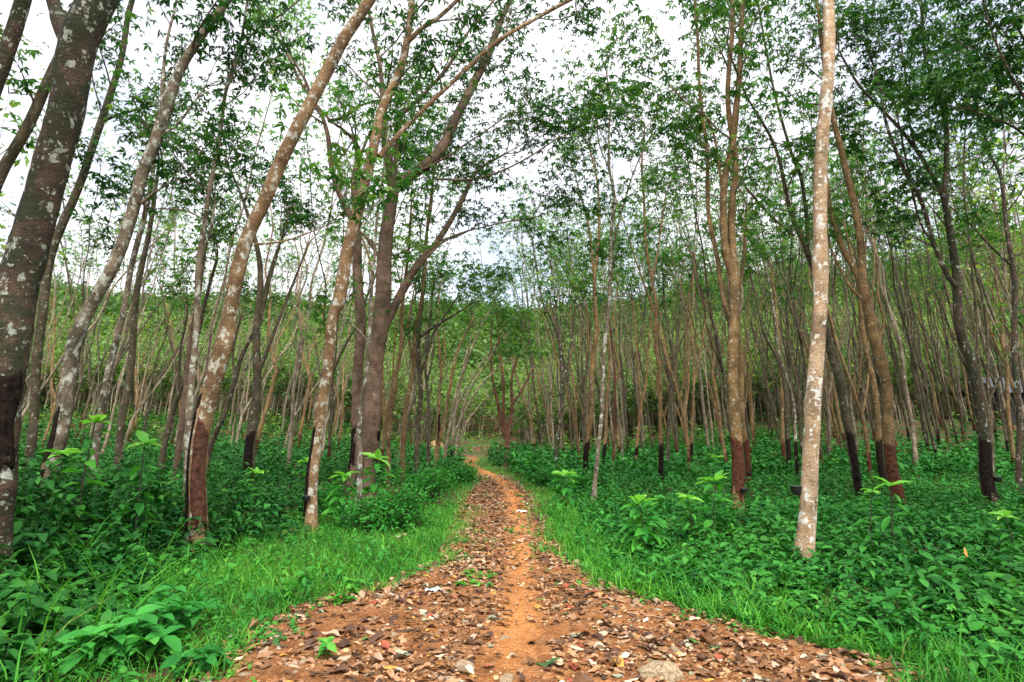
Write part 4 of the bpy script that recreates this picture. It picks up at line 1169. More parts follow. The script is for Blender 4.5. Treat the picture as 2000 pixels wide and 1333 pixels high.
d = edge_dist(x, y); k = (d > .5); x, y, d = x[k], y[k], d[k]
plants(mb, x, y, .3, 1.1, 8, .26, tpl=LEAF2, w=.55, hscale=.9 + .3 * wob(x, y, .5, 5))
tag(mb.obj('tall_weeds', [M['weed'], M['stem']]), kind='stuff')

# light green scrub on the slopes behind
mb = MB()
x, y = wedge(9000, 36, 115, -1.0, 1.0, -.5)
k = (rng.random(len(x)) > .85 * sstep(.30, .5, x / y) * (y < 75)) & ((y > 50) | (np.abs(x + 2.5) > 4)); x, y = x[k], y[k]
plants(mb, x, y, .4, 1.7, 9, .34, tpl=LEAF2, w=.5)
tag(mb.obj('slope_scrub', [M['leaff']]), kind='stuff')

# grass along both verges, and the tongues that creep into the path
def blades(mb, x, y, lmin, lmax, w, rndoff=0):
    n = len(x); z = terrain(x, y)
    L = rng.uniform(lmin, lmax, n) * (1 + .25 * wob(x, y, 2.2, 8))
    lean = np.radians(rng.normal(50, 24, n))
    ww = w * rng.uniform(.7, 1.3, n)
    scatter(mb, BLADE, np.stack([x, y, z - .01], -1), rng.uniform(0, 6.283, n), lean, rng.normal(0, .3, n), L, ww, rnd=np.clip(rng.random(n) * .94 + (rng.random(n) < .02) * .2 + rndoff, 0, 1), zscale=L)
mb = MB()
for side in (-1, 1):
    x, y = wedge(105000, 3.0, 13, -.9 if side < 0 else -.02, .25 if side < 0 else .98, -1.2)
    d = edge_dist(x, y)
    wid = np.interp(y, [3, 4.5, 6, 8, 13], [.9, 1.4, 2.7, 3.6, 3.0]) if side < 0 else np.interp(y, [3, 5, 8, 13], [.55, .9, 1.3, 1.0])
    c = np.interp(y, PY_, PC_)
    k = ((x - c) * side > 0) & (d > -.20 + .26 * wob(x, y, 2.1, 4) + .16 * wob(x, y, 5.3, 2)) & (rng.random(len(x)) < sstep(1.0, .35, d / (wid * 1.7)) * sstep(-.3, .2, d + .12 * wob(x, y, 4, 1)))
    k &= rng.random(len(x)) < 1 - .75 * sstep(-.40, -.52, x / y) * (y < 6.5)
    x, y, d = x[k], y[k], d[k]
    blades(mb, x, y, .09, .24, .009 if side < 0 else .0125)
    x, y = wedge(26000, 12, 42, -.5 if side < 0 else -.1, .05 if side < 0 else .35, -1.0)
    d = edge_dist(x, y); c = np.interp(y, PY_, PC_)
    k = ((x - c) * side > 0) & (d > -.08) & (d < np.interp(y, [12, 22, 40], [1.7, 2.6, 3.0]) * rng.uniform(.2, 1, len(x)))
    x, y = x[k], y[k]
    blades(mb, x, y, .12, .30, .016)
# tongues inside the path
for (px, py, rx, ry, nn) in ((895, 1035, .30, .9, 1500), (925, 1005, .22, 1.0, 1000), (905, 1065, .25, .35, 500), (870, 1090, .3, .35, 700), (935, 1075, .2, .2, 200), (955, 1062, .12, .15, 120)):
    p = on_ground(px, py)
    x = p[0] + rng.normal(size=nn) * rx * .5; y = p[1] + rng.normal(size=nn) * ry * .5
    blades(mb, x, y, .04, .13, .008)
tag(mb.obj('grass', [M['grass']]), kind='stuff')

# small mixed weeds in the verges
mb = MB()
for side in (-1, 1):
    x, y = wedge(5200, 3.0, 16, -.8 if side < 0 else -.02, .1 if side < 0 else .8, -1.1)
    d = edge_dist(x, y); c = np.interp(y, PY_, PC_)
    k = ((x - c) * side > 0) & (d > -.30 + .34 * wob(x, y, 2.9, 8) + .15 * wob(x, y, 7.1, 5)) & (d < 3.0) & (rng.random(len(x)) < .25 + .75 * sstep(-.2, .5, wob(x, y, 1.9, 11)))
    x, y, d = x[k], y[k], d[k]
    plants(mb, x, y, .05, .20, 7, .055, tpl=LEAF2, w=.5, hscale=.5 + .8 * sstep(-.2, .8, d))
    x, y = wedge(700, 3.0, 14, -.8 if side < 0 else -.02, .1 if side < 0 else .8, -1.1)
    d = edge_dist(x, y); c = np.interp(y, PY_, PC_)
    k = ((x - c) * side > 0) & (d > .15) & (d < 3.0); x, y, d = x[k], y[k], d[k]
    plants(mb, x, y, .10, .34, 8, .085, stem=True)
tag(mb.obj('verge_weeds', [M['vweed'], M['stem']]), kind='stuff')

# long coarse grass at the left front
mb = MB()
x, y = wedge(900, 3.0, 7.5, -.98, -.50, -1.0)
d = edge_dist(x, y); k = d > .55; x, y = x[k], y[k]
blades(mb, x, y, .35, .95, .014, -.05)
x, y = wedge(260, 3.4, 8.0, -.55, -.28, -1.0)
d = edge_dist(x, y); k = d > .4; x, y = x[k], y[k]
blades(mb, x, y, .25, .6, .009, .02)
x, y = wedge(260, 3.4, 7.0, .42, .95, -1.0)
d = edge_dist(x, y); k = d > .15; x, y = x[k], y[k]
blades(mb, x, y, .25, .5, .012, -.05)
tag(mb.obj('long_grass', [M['grass']]), kind='stuff')

# ------------------------------------------------------------------ single plants
def sapling(px, py_base, py_top, label, Y=None, nleaf=16, ll=.15, top=True, w=.42, bushy=0, name='sapling', group=None):
    p = on_ground(px, py_base)
    Y = p[1]
    t, m_ = at(px, py_top, Y)
    h = t[2] - p[2]
    ll *= 1.45
    root = empty(name, tuple(p))
    tag(root, label, 'plant', group)
    r_ = np.random.default_rng(int(px * 3 + py_top))
    st = MB()
    C = crom(np.array([[0, 0, -.03], [r_.normal() * .03, r_.normal() * .03, h * .4], [r_.normal() * .04, r_.normal() * .04, h * .96]]), 14)
    V, Q, T = tube(C, np.linspace(.011, .004, 14) * (.5 + h * .5), 7); st.add(V, Q); 
    lf = MB(); Pp = []; yaw = []; pit = []; L = []; rn = []
    k = 0
    z = h * .22
    while z < h * .93:
        for q in range(2 if bushy == 0 else 3):
            f = z / h
            c = C[int(np.clip(f * 13, 0, 13))]
            a = k * 2.4 + q * 3.14 + r_.normal() * .3
            l = ll * (1.25 - .55 * f) * r_.uniform(.75, 1.15)
            pt = .05 * l
            sp = r_.uniform(.02, .05 + .06 * bushy)
            Pp.append([c[0] - math.sin(a) * sp, c[1] + math.cos(a) * sp, z]); yaw.append(a); pit.append(math.radians(r_.normal(-14 + 25 * f, 14))); L.append(l); rn.append(r_.random() * .75)
        k += 1
        z += h * .7 / max(3, nleaf / 2) * r_.uniform(.7, 1.3)
    scatter(lf, BROAD, np.array(Pp), np.array(yaw), np.array(pit), r_.normal(0, .25, len(L)), np.array(L), np.array(L) * w, rnd=np.array(rn))
    if top:
        nt = 6
        a = np.arange(nt) * 6.283 / nt + r_.normal(0, .25, nt)
        l = ll * r_.uniform(.7, 1.15, nt)
        scatter(lf, BROAD, np.tile(C[-1] + [0, 0, .0], (nt, 1)), a, np.radians(r_.normal(24, 16, nt)), r_.normal(0, .2, nt), l, l * w, mat=1, rnd=r_.random(nt))
    so = st.obj('stem', [M['dstem']], root)
    lo = lf.obj('leaves', [M['sap'], M['sapt']], root)
    return root
sapling(1394, 1062, 936, "tall sapling with yellow-green top leaves in front of the forked tan trunk", ll=.20, nleaf=12)
sapling(1256, 1088, 980, "bushy large-leaved sapling nearest the path on the right", ll=.19, nleaf=22, bushy=1)
sapling(1345, 1066, 970, "slim sapling between the bushy one and the tall one right of the path", ll=.14, nleaf=12)
sapling(1746, 1085, 944, "thin sapling topped by a pale star of leaves, right of the whitest trunk", ll=.15, nleaf=9, w=.36)
sapling(1702, 1095, 955, "thin sapling with flat leaves just left of the one with the pale star", ll=.13, nleaf=9, w=.36)
sapling(1100, 1000, 925, "leafy sapling at the right verge left of the thin whitish trunk", ll=.22, nleaf=14, bushy=1)
sapling(1405, 930, 893, "small sapling behind the tall one, left of the forked tan trunk", ll=.25, nleaf=10)
sapling(1982, 1090, 1008, "low sapling at the right edge of the photo", ll=.15, nleaf=10)
sapling(155, 1110, 815, "tallest weedy plant at the left with a bright flat top", ll=.16, nleaf=20, w=.5)
sapling(262, 1105, 858, "tall weedy plant with one broad top leaf, left of the black wet groove", ll=.17, nleaf=16, w=.5)
sapling(498, 1010, 922, "bright-topped plant between the two orange leaning trunks", ll=.17, nleaf=14)
sapling(735, 1010, 893, "tall light green sapling at the foot of the biggest tree", ll=.24, nleaf=16, bushy=1)
sapling(672, 1030, 925, "light green sapling right of the orange trunk with the cup", ll=.21, nleaf=16, bushy=1)
sapling(598, 985, 900, "sapling behind the foot of the orange trunk with the cup", ll=.2, nleaf=12)
sapling(100, 1090, 880, "dark leafy plant left of the tallest weedy plant", ll=.15, nleaf=16, w=.5)

def shrub(px, py, wpx, hpx, label, ll=.075, n=900):
    p = on_ground(px, py); Y = p[1]
    _, m_ = at(px, py, Y)
    W = wpx * m_ / 2; H = hpx * m_
    r_ = np.random.default_rng(int(px + py))
    root = empty('shrub', tuple(p)); tag(root, label, 'shrub')
    S = []; Cc = []
    for _ in range(26):
        a = r_.uniform(0, 6.283); rr = math.sqrt(r_.random()) * W
        e = np.array([math.cos(a) * rr, math.sin(a) * rr * .8, H * r_.uniform(.45, 1.0) * (1 - .45 * (rr / W)**2)])
        mid = e * .5 + np.array([0, 0, H * .1]) + r_.normal(size=3) * .05
        S += [(np.array([e[0] * .12, e[1] * .12, -.03]), mid, .008, .005), (mid, e, .005, .003)]
        Cc += [e, mid * .4 + e * .6, mid]
        for _ in range(3):
            t = e * r_.uniform(.6, 1) + r_.normal(size=3) * np.array([.14, .14, .1]); S.append((mid * .3 + e * .7, t, .003, .002)); Cc.append(t)
    Cc = np.array(Cc); Cc = Cc[Cc[:, 2] > .05]
    sm = MB(); V, Q = prisms([s[0] for s in S], [s[1] for s in S], [s[2] for s in S], [s[3] for s in S], 4); sm.add(V, Q)
    sm.obj('stems', [M['dstem']], root)
    k = int(n / len(Cc)) + 1
    P = np.repeat(Cc, k, 0) + r_.normal(size=(len(Cc) * k, 3)) * np.array([.10, .10, .07])
    P = P[P[:, 2] > .02]
    m = len(P); L = ll * r_.uniform(.6, 1.3, m)
    lf = MB(); scatter(lf, LEAF2, P, r_.uniform(0, 6.28, m), np.radians(r_.normal(-6, 26, m)), r_.normal(0, .4, m), L, L * .5, rnd=np.clip(r_.random(m) * .6 + .4 * P[:, 2] / H, 0, 1))
    lf.obj('leaves', [M['shrub']], root)
shrub(782, 1035, 130, 100, "dark green shrub left of the path in front of the biggest tree", n=1500)
shrub(845, 990, 110, 85, "rounded small-leaved shrub hugging the left verge of the path", n=1400)
shrub(712, 1040, 120, 75, "shrub between the orange trunk with the cup and the dark green shrub", n=1300)
shrub(872, 955, 90, 62, "shrub at the left of the path bend", ll=.1, n=1100)
shrub(805, 975, 120, 80, "shrub behind the dark green shrub, under the thin trunks", ll=.1, n=1100)
shrub(905, 945, 60, 40, "smallest shrub tight against the path bend", ll=.11, n=700)
shrub(640, 1000, 110, 60, "shrub behind the foot of the orange trunk with the cup", ll=.1, n=1000)
shrub(1140, 965, 120, 55, "low shrub right of the path beside the thin whitish trunk", ll=.10, n=1100)
shrub(1075, 950, 90, 40, "low shrub right of the path bend", ll=.11, n=900)

def weed(px, py, size, label, nst=5, ll=.09, h=.2, mat='weed'):
    p = on_ground(px, py)
    r_ = np.random.default_rng(int(px * 7 + py))
    root = empty('weed_plant', tuple(p)); tag(root, label, 'plant')
    lf = MB(); sm = MB(); Pp, yaw, pit, L = [], [], [], []
    for s in range(nst):
        a0 = r_.uniform(0, 6.283); rr = size * math.sqrt(r_.random())
        e = np.array([math.cos(a0) * rr, math.sin(a0) * rr, h * r_.uniform(.6, 1.1) * (1 - .4 * rr / (size + .01))])
        V, Q = prisms([[e[0] * .2, e[1] * .2, -.02]], [e], [.004], [.0025], 5); sm.add(V, Q)
        b = np.array([e[0] * .2, e[1] * .2, 0])
        for lv in np.linspace(.45, 1.0, 3):
            for q in range(2 if lv < 1 else 4):
                a = r_.uniform(0, .4) + q * (3.14 if lv < 1 else 1.57) + lv * 4
                Pp.append(b + (e - b) * lv); yaw.append(a); pit.append(math.radians(r_.normal(0 if lv < 1 else 12, 14))); L.append(ll * r_.uniform(.7, 1.2))
    scatter(lf, BROAD, np.array(Pp), np.array(yaw), np.array(pit), r_.normal(0, .25, len(L)), np.array(L), np.array(L) * .52, rnd=r_.uniform(.3, .95, len(L)))
    sm.obj('stems', [M['stem']], root); lf.obj('leaves', [M[mat]], root)
weed(295, 1290, .26, "broad-leaved plant in the bottom left, largest beside the leafy path", nst=10, ll=.19, h=.42, mat="weedb")
weed(185, 1318, .16, "bright broad-leaved plant at the bottom left edge of the photo", nst=7, ll=.17, h=.30, mat="weedb")
weed(385, 1322, .13, "low light green plant on the bottom left corner of the path", nst=6, ll=.13, h=.18, mat="weedb")
weed(350, 1245, .2, "broad-leaved plant behind the largest bottom left plant", nst=7, ll=.15, h=.36, mat="weedb")
weed(634, 1292, .025, "single upright weed growing out of the leaf litter on the path", nst=2, ll=.085, h=.16, mat='sap')
weed(938, 1132, .17, "weed patch in the middle of the path left of the worn track", nst=9, ll=.06, h=.10, mat='sap')
weed(915, 1150, .12, "smaller weed patch in the middle of the path just nearer the camera", nst=7, ll=.06, h=.08, mat='sap')
weed(958, 1150, .04, "tiny weed on the path right of the smaller weed patch", nst=2, ll=.05, h=.06, mat='sap')
weed(668, 1182, .12, "light green weed on the left verge where grass meets the leaf litter", nst=6, ll=.075, h=.1, mat='sap')
weed(690, 1160, .14, "light green weed at the grass edge just behind the verge weed", nst=6, ll=.075, h=.13, mat='sap')
weed(578, 1172, .14, "weed with yellowish leaves in the grass left of the path", nst=6, ll=.08, h=.18, mat='sap')
weed(1960, 1330, .18, "dark leafy plant in the bottom right corner", nst=6, ll=.10, h=.22, mat='cover')

# ------------------------------------------------------------------ latex cups
def cup(px, py, key, label, r=.062, tilt=0, dfront=.02, down=False):
    P, b, base = TREES[key][0][0][0], TREES[key][1], TREES[key][2]
    c, m_ = at(px, py, base[1])
    k = np.argmin(np.abs(P[:, 2] - c[2])); R = TREES[key][0][0][1][k]
    axis_pt = P[k]
    side = c[0] - axis_pt[0]
    dx = math.copysign(min(abs(side), R + r * .9), side)
    dyf = -math.sqrt(max((R + r * .95)**2 - dx * dx, .0))
    if down: dx, dyf = math.copysign(R + r * .35, side), R * .5
    o_loc = (axis_pt[0] + dx, axis_pt[1] + dyf, c[2])
    prof = [(0, -.045), (.6, -.043), (.88, -.02), (1, .03), (1.06, .034), (1.0, .036), (.93, .03), (.8, -.012), (.5, -.034), (0, -.036)]
    n = 20; V = []; 
    for (rr, z) in prof:
        for i in range(n):
            a = i * 2 * math.pi / n; V.append([rr * r * math.cos(a), rr * r * math.sin(a), z * r / .055])
    ii = np.arange(len(prof) - 1)[:, None] * n; j = np.arange(n)[None]; j2 = (j + 1) % n
    mb = MB(); mb.add(np.array(V), np.stack([ii + j, ii + j2, ii + n + j2, ii + n + j], -1).reshape(-1, 4))
    root = empty('latex_cup', o_loc); tag(root, label, 'cup')
    root.rotation_euler = (math.radians(tilt), 0, 0)
    mb.obj('bowl', [M['cup']], root)
    # wire ring with an arm back to the trunk
    mb = MB(); t = np.linspace(0, 2 * math.pi, 20)
    ring = np.stack([np.cos(t) * r * 1.04, np.sin(t) * r * 1.04, t * 0 + .012], -1)
    V, Q = prisms(ring[:-1], ring[1:], np.full(19, .0022), np.full(19, .0022), 5); mb.add(V, Q)
    dv = np.array([axis_pt[0] - o_loc[0], axis_pt[1] - o_loc[1], 0]); dv = dv / np.linalg.norm(dv)
    V, Q = prisms([dv * r], [dv * (r + .05) + [0, 0, .03]], [.0025], [.0025], 5); mb.add(V, Q)
    mb.obj('wire_holder', [M['wire']], root)
cup(604, 972, 'L7', "black latex cup hanging on the front of the orange trunk left of the path", r=.058)
cup(1448, 957, 'R10', "black latex cup hanging on the right of the forked tan trunk", r=.062)
cup(1556, 958, 'R12', "black latex cup half hidden by the left side of the whitest trunk", r=.07, down=True)
cup(1944, 936, 'R15', "black latex cup on the dark leaning trunk at the right", r=.07)
cup(1461, 925, 'R10b', "black latex cup on the brown trunk behind the forked tan trunk", r=.06)
cup(1142, 905, 'R2', "black latex cup low on the brown trunk beside the thin whitish trunk", r=.07)
cup(1292, 917, 'R7', "black latex cup low on the straight tan trunk", r=.07)
cup(1670, 930, 'R13', "black latex cup on the mossy trunk behind the whitest trunk", r=.06)
cup(1557, 908, 'R11c', "black latex cup on the thin pale trunk left of the whitest trunk", r=.06)
cup(368, 1072, 'L5', "black latex cup tipped open at the foot of the trunk with the black wet groove", r=.085, tilt=70)

# ------------------------------------------------------------------ stones, leaves and litter on the path
def rock_mesh(seed, mat, sub=3, squash=.6):
    import bmesh
    bm = bmesh.new()
    bmesh.ops.create_icosphere(bm, subdivisions=sub, radius=1)
    r_ = np.random.default_rng(seed)
    pl = [(norm(r_.normal(size=3)), r_.uniform(.55, .9)) for _ in range(11)]
    ph = r_.uniform(0, 6, 6)
    for v in bm.verts:
        c = np.array(v.co)
        for nrm, dd in pl:
            e = c.dot(nrm) - dd
            if e > 0: c = c - nrm * e * .92
        c = c * (1 + .05 * math.sin(c[0] * 9 + ph[0]) * math.sin(c[1] * 8 + ph[1]) + .03 * math.sin(c[2] * 17 + ph[2] + c[0] * 11))
        c[2] *= squash
        v.co = c
    me = bpy.data.meshes.new('rock'); bm.to_mesh(me); bm.free()
    me.materials.append(M[mat])
    for p in me.polygons: p.use_smooth = sub >= 4
    return me
for i, (px, py, s, lab) in enumerate((
    (1292, 1322, .17, "largest ochre rock half buried at the bottom of the path"),
    (1320, 1276, .055, "pale angular rock behind the largest ochre rock"),
    (908, 1308, .07, "ochre rock near the bottom centre of the path"),
    (480, 1326, .06, "brown rock at the bottom left end of the path"),
    (575, 1324, .055, "mossy brown stone right of the brown rock at the bottom left"),
    (590, 1300, .06, "dark brown stone in the leaf litter left of the single upright weed"),
    (720, 1240, .045, "greenish angular stone on the left of the path"),
    (750, 1238, .05, "ochre flat stone right of the greenish angular stone"),
    (942, 1172, .042, "pale rounded stone near the weed patch on the path"),
    (1148, 1182, .05, "pale flat stone on the right of the worn track"),
    (985, 1250, .05, "flat brownish stone beside the worn track"),
    (682, 1200, .04, "rounded tan stone at the left verge of the path"),
    (770, 1246, .045, "ochre stone half covered by leaves left of centre"),
    (990, 1330, .055, "yellowish stone at the bottom edge left of the largest rock"),
    (570, 1180, .035, "small orange stone at the grass edge on the left"),
    (880, 1290, .05, "reddish tan stone left of the ochre rock near the bottom centre"),
    (1085, 1192, .06, "flat slab stone on the right side of the worn track"),
    (1845, 1322, .06, "brown stone in the bottom right corner of the path"))):
    p = on_ground(px, py)
    o = bpy.data.objects.new('rock', rock_mesh(40 + i, 'rock', 4 if s > .1 else 3, .55 + .3 * ((i * 37) % 5) / 5))
    o.location = (p[0], p[1], p[2] + s * .12); o.scale = (s, s * .85, s); o.rotation_euler = (rng.normal() * .15, rng.normal() * .15, rng.uniform(0, 6))
    link(o); tag(o, lab, 'rock')

# gravel
mb = MB()
_ico = __import__('bmesh').new(); __import__('bmesh').ops.create_icosphere(_ico, subdivisions=1, radius=1)
tet = np.array([[1, 0, -.5], [-.5, .87, -.5], [-.5, -.87, -.5], [.5, .5, .4], [-.6, .3, .45], [.1, -.7, .4], [0, 0, .75]], float)
tq = np.array([[0, 1, 3], [1, 4, 3], [1, 2, 4], [2, 5, 4], [2, 0, 5], [0, 3, 5], [3, 4, 6], [4, 5, 6], [5, 3, 6]])
tet = np.array([v.co[:] for v in _ico.verts]); tq = np.array([[v.index for v in f.verts] for f in _ico.faces]); _ico.free(); NV = len(tet)
n = 15000
y = 2.2 + (13 - 2.2) * rng.random(n) ** 1.9; f = rng.random(n)
x = np.interp(y, PY_, PL_) * (1 - f) + np.interp(y, PY_, PR_) * f
s = rng.gamma(2.0, .0036, n) + .003
s = np.minimum(s, .028)
tkd = np.abs(x - np.interp(y, TY_, TX_))
keep = rng.random(n) < .25 + .75 * sstep(.05, .4, tkd)
x, y, s = x[keep], y[keep], s[keep]; n = len(x)
a = rng.uniform(0, 6.28, n)
V0 = tet[None] * (1 + rng.normal(size=(n, NV, 3)) * .10) * s[:, None, None] * np.stack([rng.uniform(.8, 1.5, n), rng.uniform(.7, 1.2, n), rng.uniform(.6, 1.0, n)], -1)[:, None]
ca, sa = np.cos(a)[:, None], np.sin(a)[:, None]
V = np.stack([V0[..., 0] * ca - V0[..., 1] * sa + x[:, None], V0[..., 0] * sa + V0[..., 1] * ca + y[:, None], V0[..., 2] + (path_z(x, y) - s * .1)[:, None]], -1)
mb.add(V.reshape(-1, 3), None, (tq[None] + (np.arange(n) * NV)[:, None, None]).reshape(-1, 3), rnd=np.repeat(rng.random(n), len(tq)))
tag(mb.obj('gravel', [M['pebble']], smooth=True), kind='stuff')

# dry leaves: the nearest are single objects, the rest one litter mass
DRY = [("pinkish tan", (.35, .185, .09)), ("pale grey-pink", (.40, .275, .18)), ("rusty brown", (.21, .095, .036)), ("dark brown", (.085, .042, .022)),
       ("grey-green", (.27, .29, .19)), ("pale cream", (.56, .43, .29)), ("fresh green", (.05, .16, .03)), ("brick red", (.33, .075, .035)), ("yellow ochre", (.55, .27, .05))]
DW = np.array([.28, .07, .33, .20, .04, .045, .010, .015, .012]); DW = DW / DW.sum()
for nme, c in DRY:
    mm, nt, out = newmat("dry_leaf_" + nme.replace(' ', '_').replace('-', '_'))
    a_ = N(nt, "ShaderNodeAttribute", attribute_name="rnd"); oi = N(nt, "ShaderNodeObjectInfo")
    add = N(nt, "ShaderNodeMath", operation='ADD'); nt.links.new(a_.outputs['Fac'], add.inputs[0]); nt.links.new(oi.outputs['Random'], add.inputs[1])
    fr = N(nt, "ShaderNodeMath", operation='FRACT'); nt.links.new(add.outputs[0], fr.inputs[0])
    tc = N(nt, "ShaderNodeTexCoord"); nz = N(nt, "ShaderNodeTexNoise", Scale=34.0, Detail=4.0); nt.links.new(tc.outputs['Object'], nz.inputs['Vector'])
    cc = ramp(nt, fr.outputs[0], [(0, tuple(v * .62 for v in c)), (1, tuple(min(.8, v * 1.2) for v in c))])
    cc = mixc(nt, 1.0, cc, ramp(nt, nz.outputs['Fac'], [(.3, g(.6)), (.65, g(1.15))]), 'MULTIPLY')
    p = N(nt, "ShaderNodeBsdfPrincipled", Roughness=.6); p.inputs['Specular IOR Level'].default_value = .3
    nt.links.new(cc, p.inputs['Base Color'])
    tl = N(nt, "ShaderNodeBsdfTranslucent"); nt.links.new(cc, tl.inputs['Color'])
    mx = N(nt, "ShaderNodeMixShader"); mx.inputs[0].default_value = .15
    nt.links.new(p.outputs[0], mx.inputs[1]); nt.links.new(tl.outputs[0], mx.inputs[2]); nt.links.new(mx.outputs[0], out.inputs['Surface'])
    M[nme] = mm

def dry_tpl(seed):
    """a curled leaf sheet: unit length along Y centred on the origin"""
    r_ = np.random.default_rng(seed)
    ny_, nx_ = 9, 5
    curl = r_.uniform(-.45, .6); bow = r_.uniform(-.22, .22); tw = r_.uniform(-.2, .2)
    rag = r_.uniform(.0, .14)
    V = []
    for j in range(ny_):
        t = j / (ny_ - 1)
        w = (math.sin(math.pi * t ** .85) ** .8 if 0 < t < 1 else .02) * .5
        for i in range(nx_):
            u = (i / (nx_ - 1) - .5) * 2
            ww = w * (1 + rag * math.sin(t * 23 + u * 3 + seed))
            x = u * ww; yv = t - .5
            z = curl * (u * ww) ** 2 * 1.6 + bow * (yv ** 2) + .05 * math.sin(t * 9 + seed) * abs(u) + tw * x * yv
            V.append([x, yv, z])
    V = np.array(V); V[:, 2] -= np.percentile(V[:, 2], 10)
    ii = np.arange(ny_ - 1)[:, None] * nx_ + np.arange(nx_ - 1)[None]
    return V, np.stack([ii, ii + 1, ii + nx_ + 1, ii + nx_], -1).reshape(-1, 4)
DT = [dry_tpl(s) for s in range(9)]

n = 19500
y = 2.6 + (24 - 2.6) * rng.random(n) ** 1.75
f = rng.random(n)
over = .10
x = (np.interp(y, PY_, PL_) - over) * (1 - f) + (np.interp(y, PY_, PR_) + over) * f
tkd = np.abs(x - np.interp(y, TY_, TX_))
keep = rng.random(n) < (.14 + .86 * sstep(.08, .5, tkd)) * np.interp(y, [2, 24], [1, .9])
x, y = x[keep], y[keep]; n = len(x)
cls = rng.choice(len(DRY), n, p=DW)
L = rng.uniform(.035, .11, n) * (1 + .6 * (rng.random(n) < .10))
L = L * np.interp(y, [3, 8, 20], [1, 1.05, 1.25])
px, py = to_px(x, y, terrain(x, y))
vis = (px > 0) & (px < 2000) & (py < 1325)
size = np.where(vis, L / y, 0)
order = np.argsort(-size)
single = order[:298]; mass = order[298:]
meshes = {}
for i in single:
    t = int(rng.integers(0, len(DT))); c = int(cls[i])
    if (t, c) not in meshes:
        mb = MB(); V, Q = DT[t]; mb.add(V * [.5, 1, 1], Q); meshes[(t, c)] = mb.mesh('fallen_leaf', [M[DRY[c][0]]])
    o = bpy.data.objects.new('fallen_leaf', meshes[(t, c)])
    o.location = (x[i], y[i], float(path_z(x[i], y[i])) + rng.uniform(.004, .02))
    o.scale = (L[i],) * 3
    o.rotation_euler = (rng.normal() * .16, rng.normal() * .16, rng.uniform(0, 6.283))
    link(o)
    zone = "left of the worn track" if x[i] < np.interp(y[i], TY_, TX_) - .25 else "right of the worn track" if x[i] > np.interp(y[i], TY_, TX_) + .25 else "on the worn track"
    dz = "in the very front" if y[i] < 4.0 else "near the front" if y[i] < 4.8 else "farther up the path"
    tag(o, f"{DRY[c][0]} fallen leaf lying {zone}, {dz}", 'leaf', f"{DRY[c][0]} fallen leaves {zone} {dz}")
mb = MB()
yaw = rng.uniform(0, 6.283, n); pit = rng.normal(0, .18, n); rol = rng.normal(0, .18, n)
zb = path_z(x, y) + rng.uniform(.002, .02, n)
ti = rng.integers(0, len(DT), n)
near = y < 9
for t in range(len(DT)):
    for c in range(len(DRY)):
        kk = np.zeros(n, bool); kk[mass] = True; kk &= (ti == t) & (cls == c)
        for nr in (True, False):
            k2 = kk & (near == nr)
            if k2.any():
                V, Q = DT[t]
                if not nr:
                    sel = np.arange(9 * 5).reshape(9, 5)[::4, ::2].ravel(); V = V[sel]
                    Q = np.array([[r * 3 + q, r * 3 + q + 1, r * 3 + q + 4, r * 3 + q + 3] for r in range(2) for q in range(2)])
                scatter(mb, (V, Q), np.stack([x[k2], y[k2], zb[k2]], -1), yaw[k2], pit[k2], rol[k2], L[k2], L[k2] * .5, mat=c, zscale=L[k2])
# more litter under the trees on the right slope and at the left bank
m = 16000
yd = 2.4 + (18 - 2.4) * rng.random(m) ** 1.7; fd = rng.random(m)
xd = (np.interp(yd, PY_, PL_) - .1) * (1 - fd) + (np.interp(yd, PY_, PR_) + .1) * fd
kd = rng.random(m) < .12 + .88 * sstep(.05, .5, np.abs(xd - np.interp(yd, TY_, TX_))) ; xd, yd = xd[kd], yd[kd]; m = len(xd)
cd = rng.choice([0, 2, 3, 5], m, p=[.2, .4, .32, .08])
Ld = rng.uniform(.010, .036, m)
for c in (0, 2, 3, 5):
    kk = cd == c; q = int(kk.sum())
    scatter(mb, LEAF1, np.stack([xd[kk], yd[kk], path_z(xd[kk], yd[kk]) + rng.uniform(.001, .012, q)], -1), rng.uniform(0, 6.28, q), rng.normal(0, .25, q), rng.normal(0, .25, q), Ld[kk], Ld[kk] * rng.uniform(.25, .7, q), mat=c)
tag(mb.obj('leaf_litter', [M[d_[0]] for d_ in DRY]), kind='stuff')

# litter left on the path
def crumple(name, px, py, lx, ly, c, label, cat, seed):
    p = on_ground(px, py)
    r_ = np.random.default_rng(seed)
    nx_, ny_ = 10, 8
    X_, Y_ = np.meshgrid(np.linspace(-.5, .5, nx_), np.linspace(-.5, .5, ny_))
    Z_ = .10 * np.abs(np.sin(X_ * 9 + seed)) + .12 * np.abs(np.sin(Y_ * 7 + X_ * 5)) + r_.random(X_.shape) * .05
    V = np.stack([X_ * lx, Y_ * ly, Z_ * lx], -1).reshape(-1, 3)
    Vb = V - [0, 0, .002]
    ii = np.arange(ny_ - 1)[:, None] * nx_ + np.arange(nx_ - 1)[None]
    Q = np.stack([ii, ii + 1, ii + nx_ + 1, ii + nx_], -1).reshape(-1, 4)
    mb = MB(); mb.add(V, Q); mb.add(Vb, Q[:, ::-1])
    o = mb.obj(name, [plain(name + "_surface", c, .5, 30, .15, .2)])
    o.location = (p[0], p[1], float(path_z(p[0], p[1])) + .006); o.rotation_euler = (0, 0, r_.uniform(-.6, .6))
    tag(o, label, cat)
crumple('paper_scrap', 1020, 1004, .20, .10, (.72, .70, .68), "white paper scrap lying flat on the worn track", 'paper', 3)
crumple('plastic_wrapper', 846, 1161, .15, .05, (.55, .66, .70), "crumpled pale blue wrapper on the leaf litter left of centre", 'wrapper', 5)

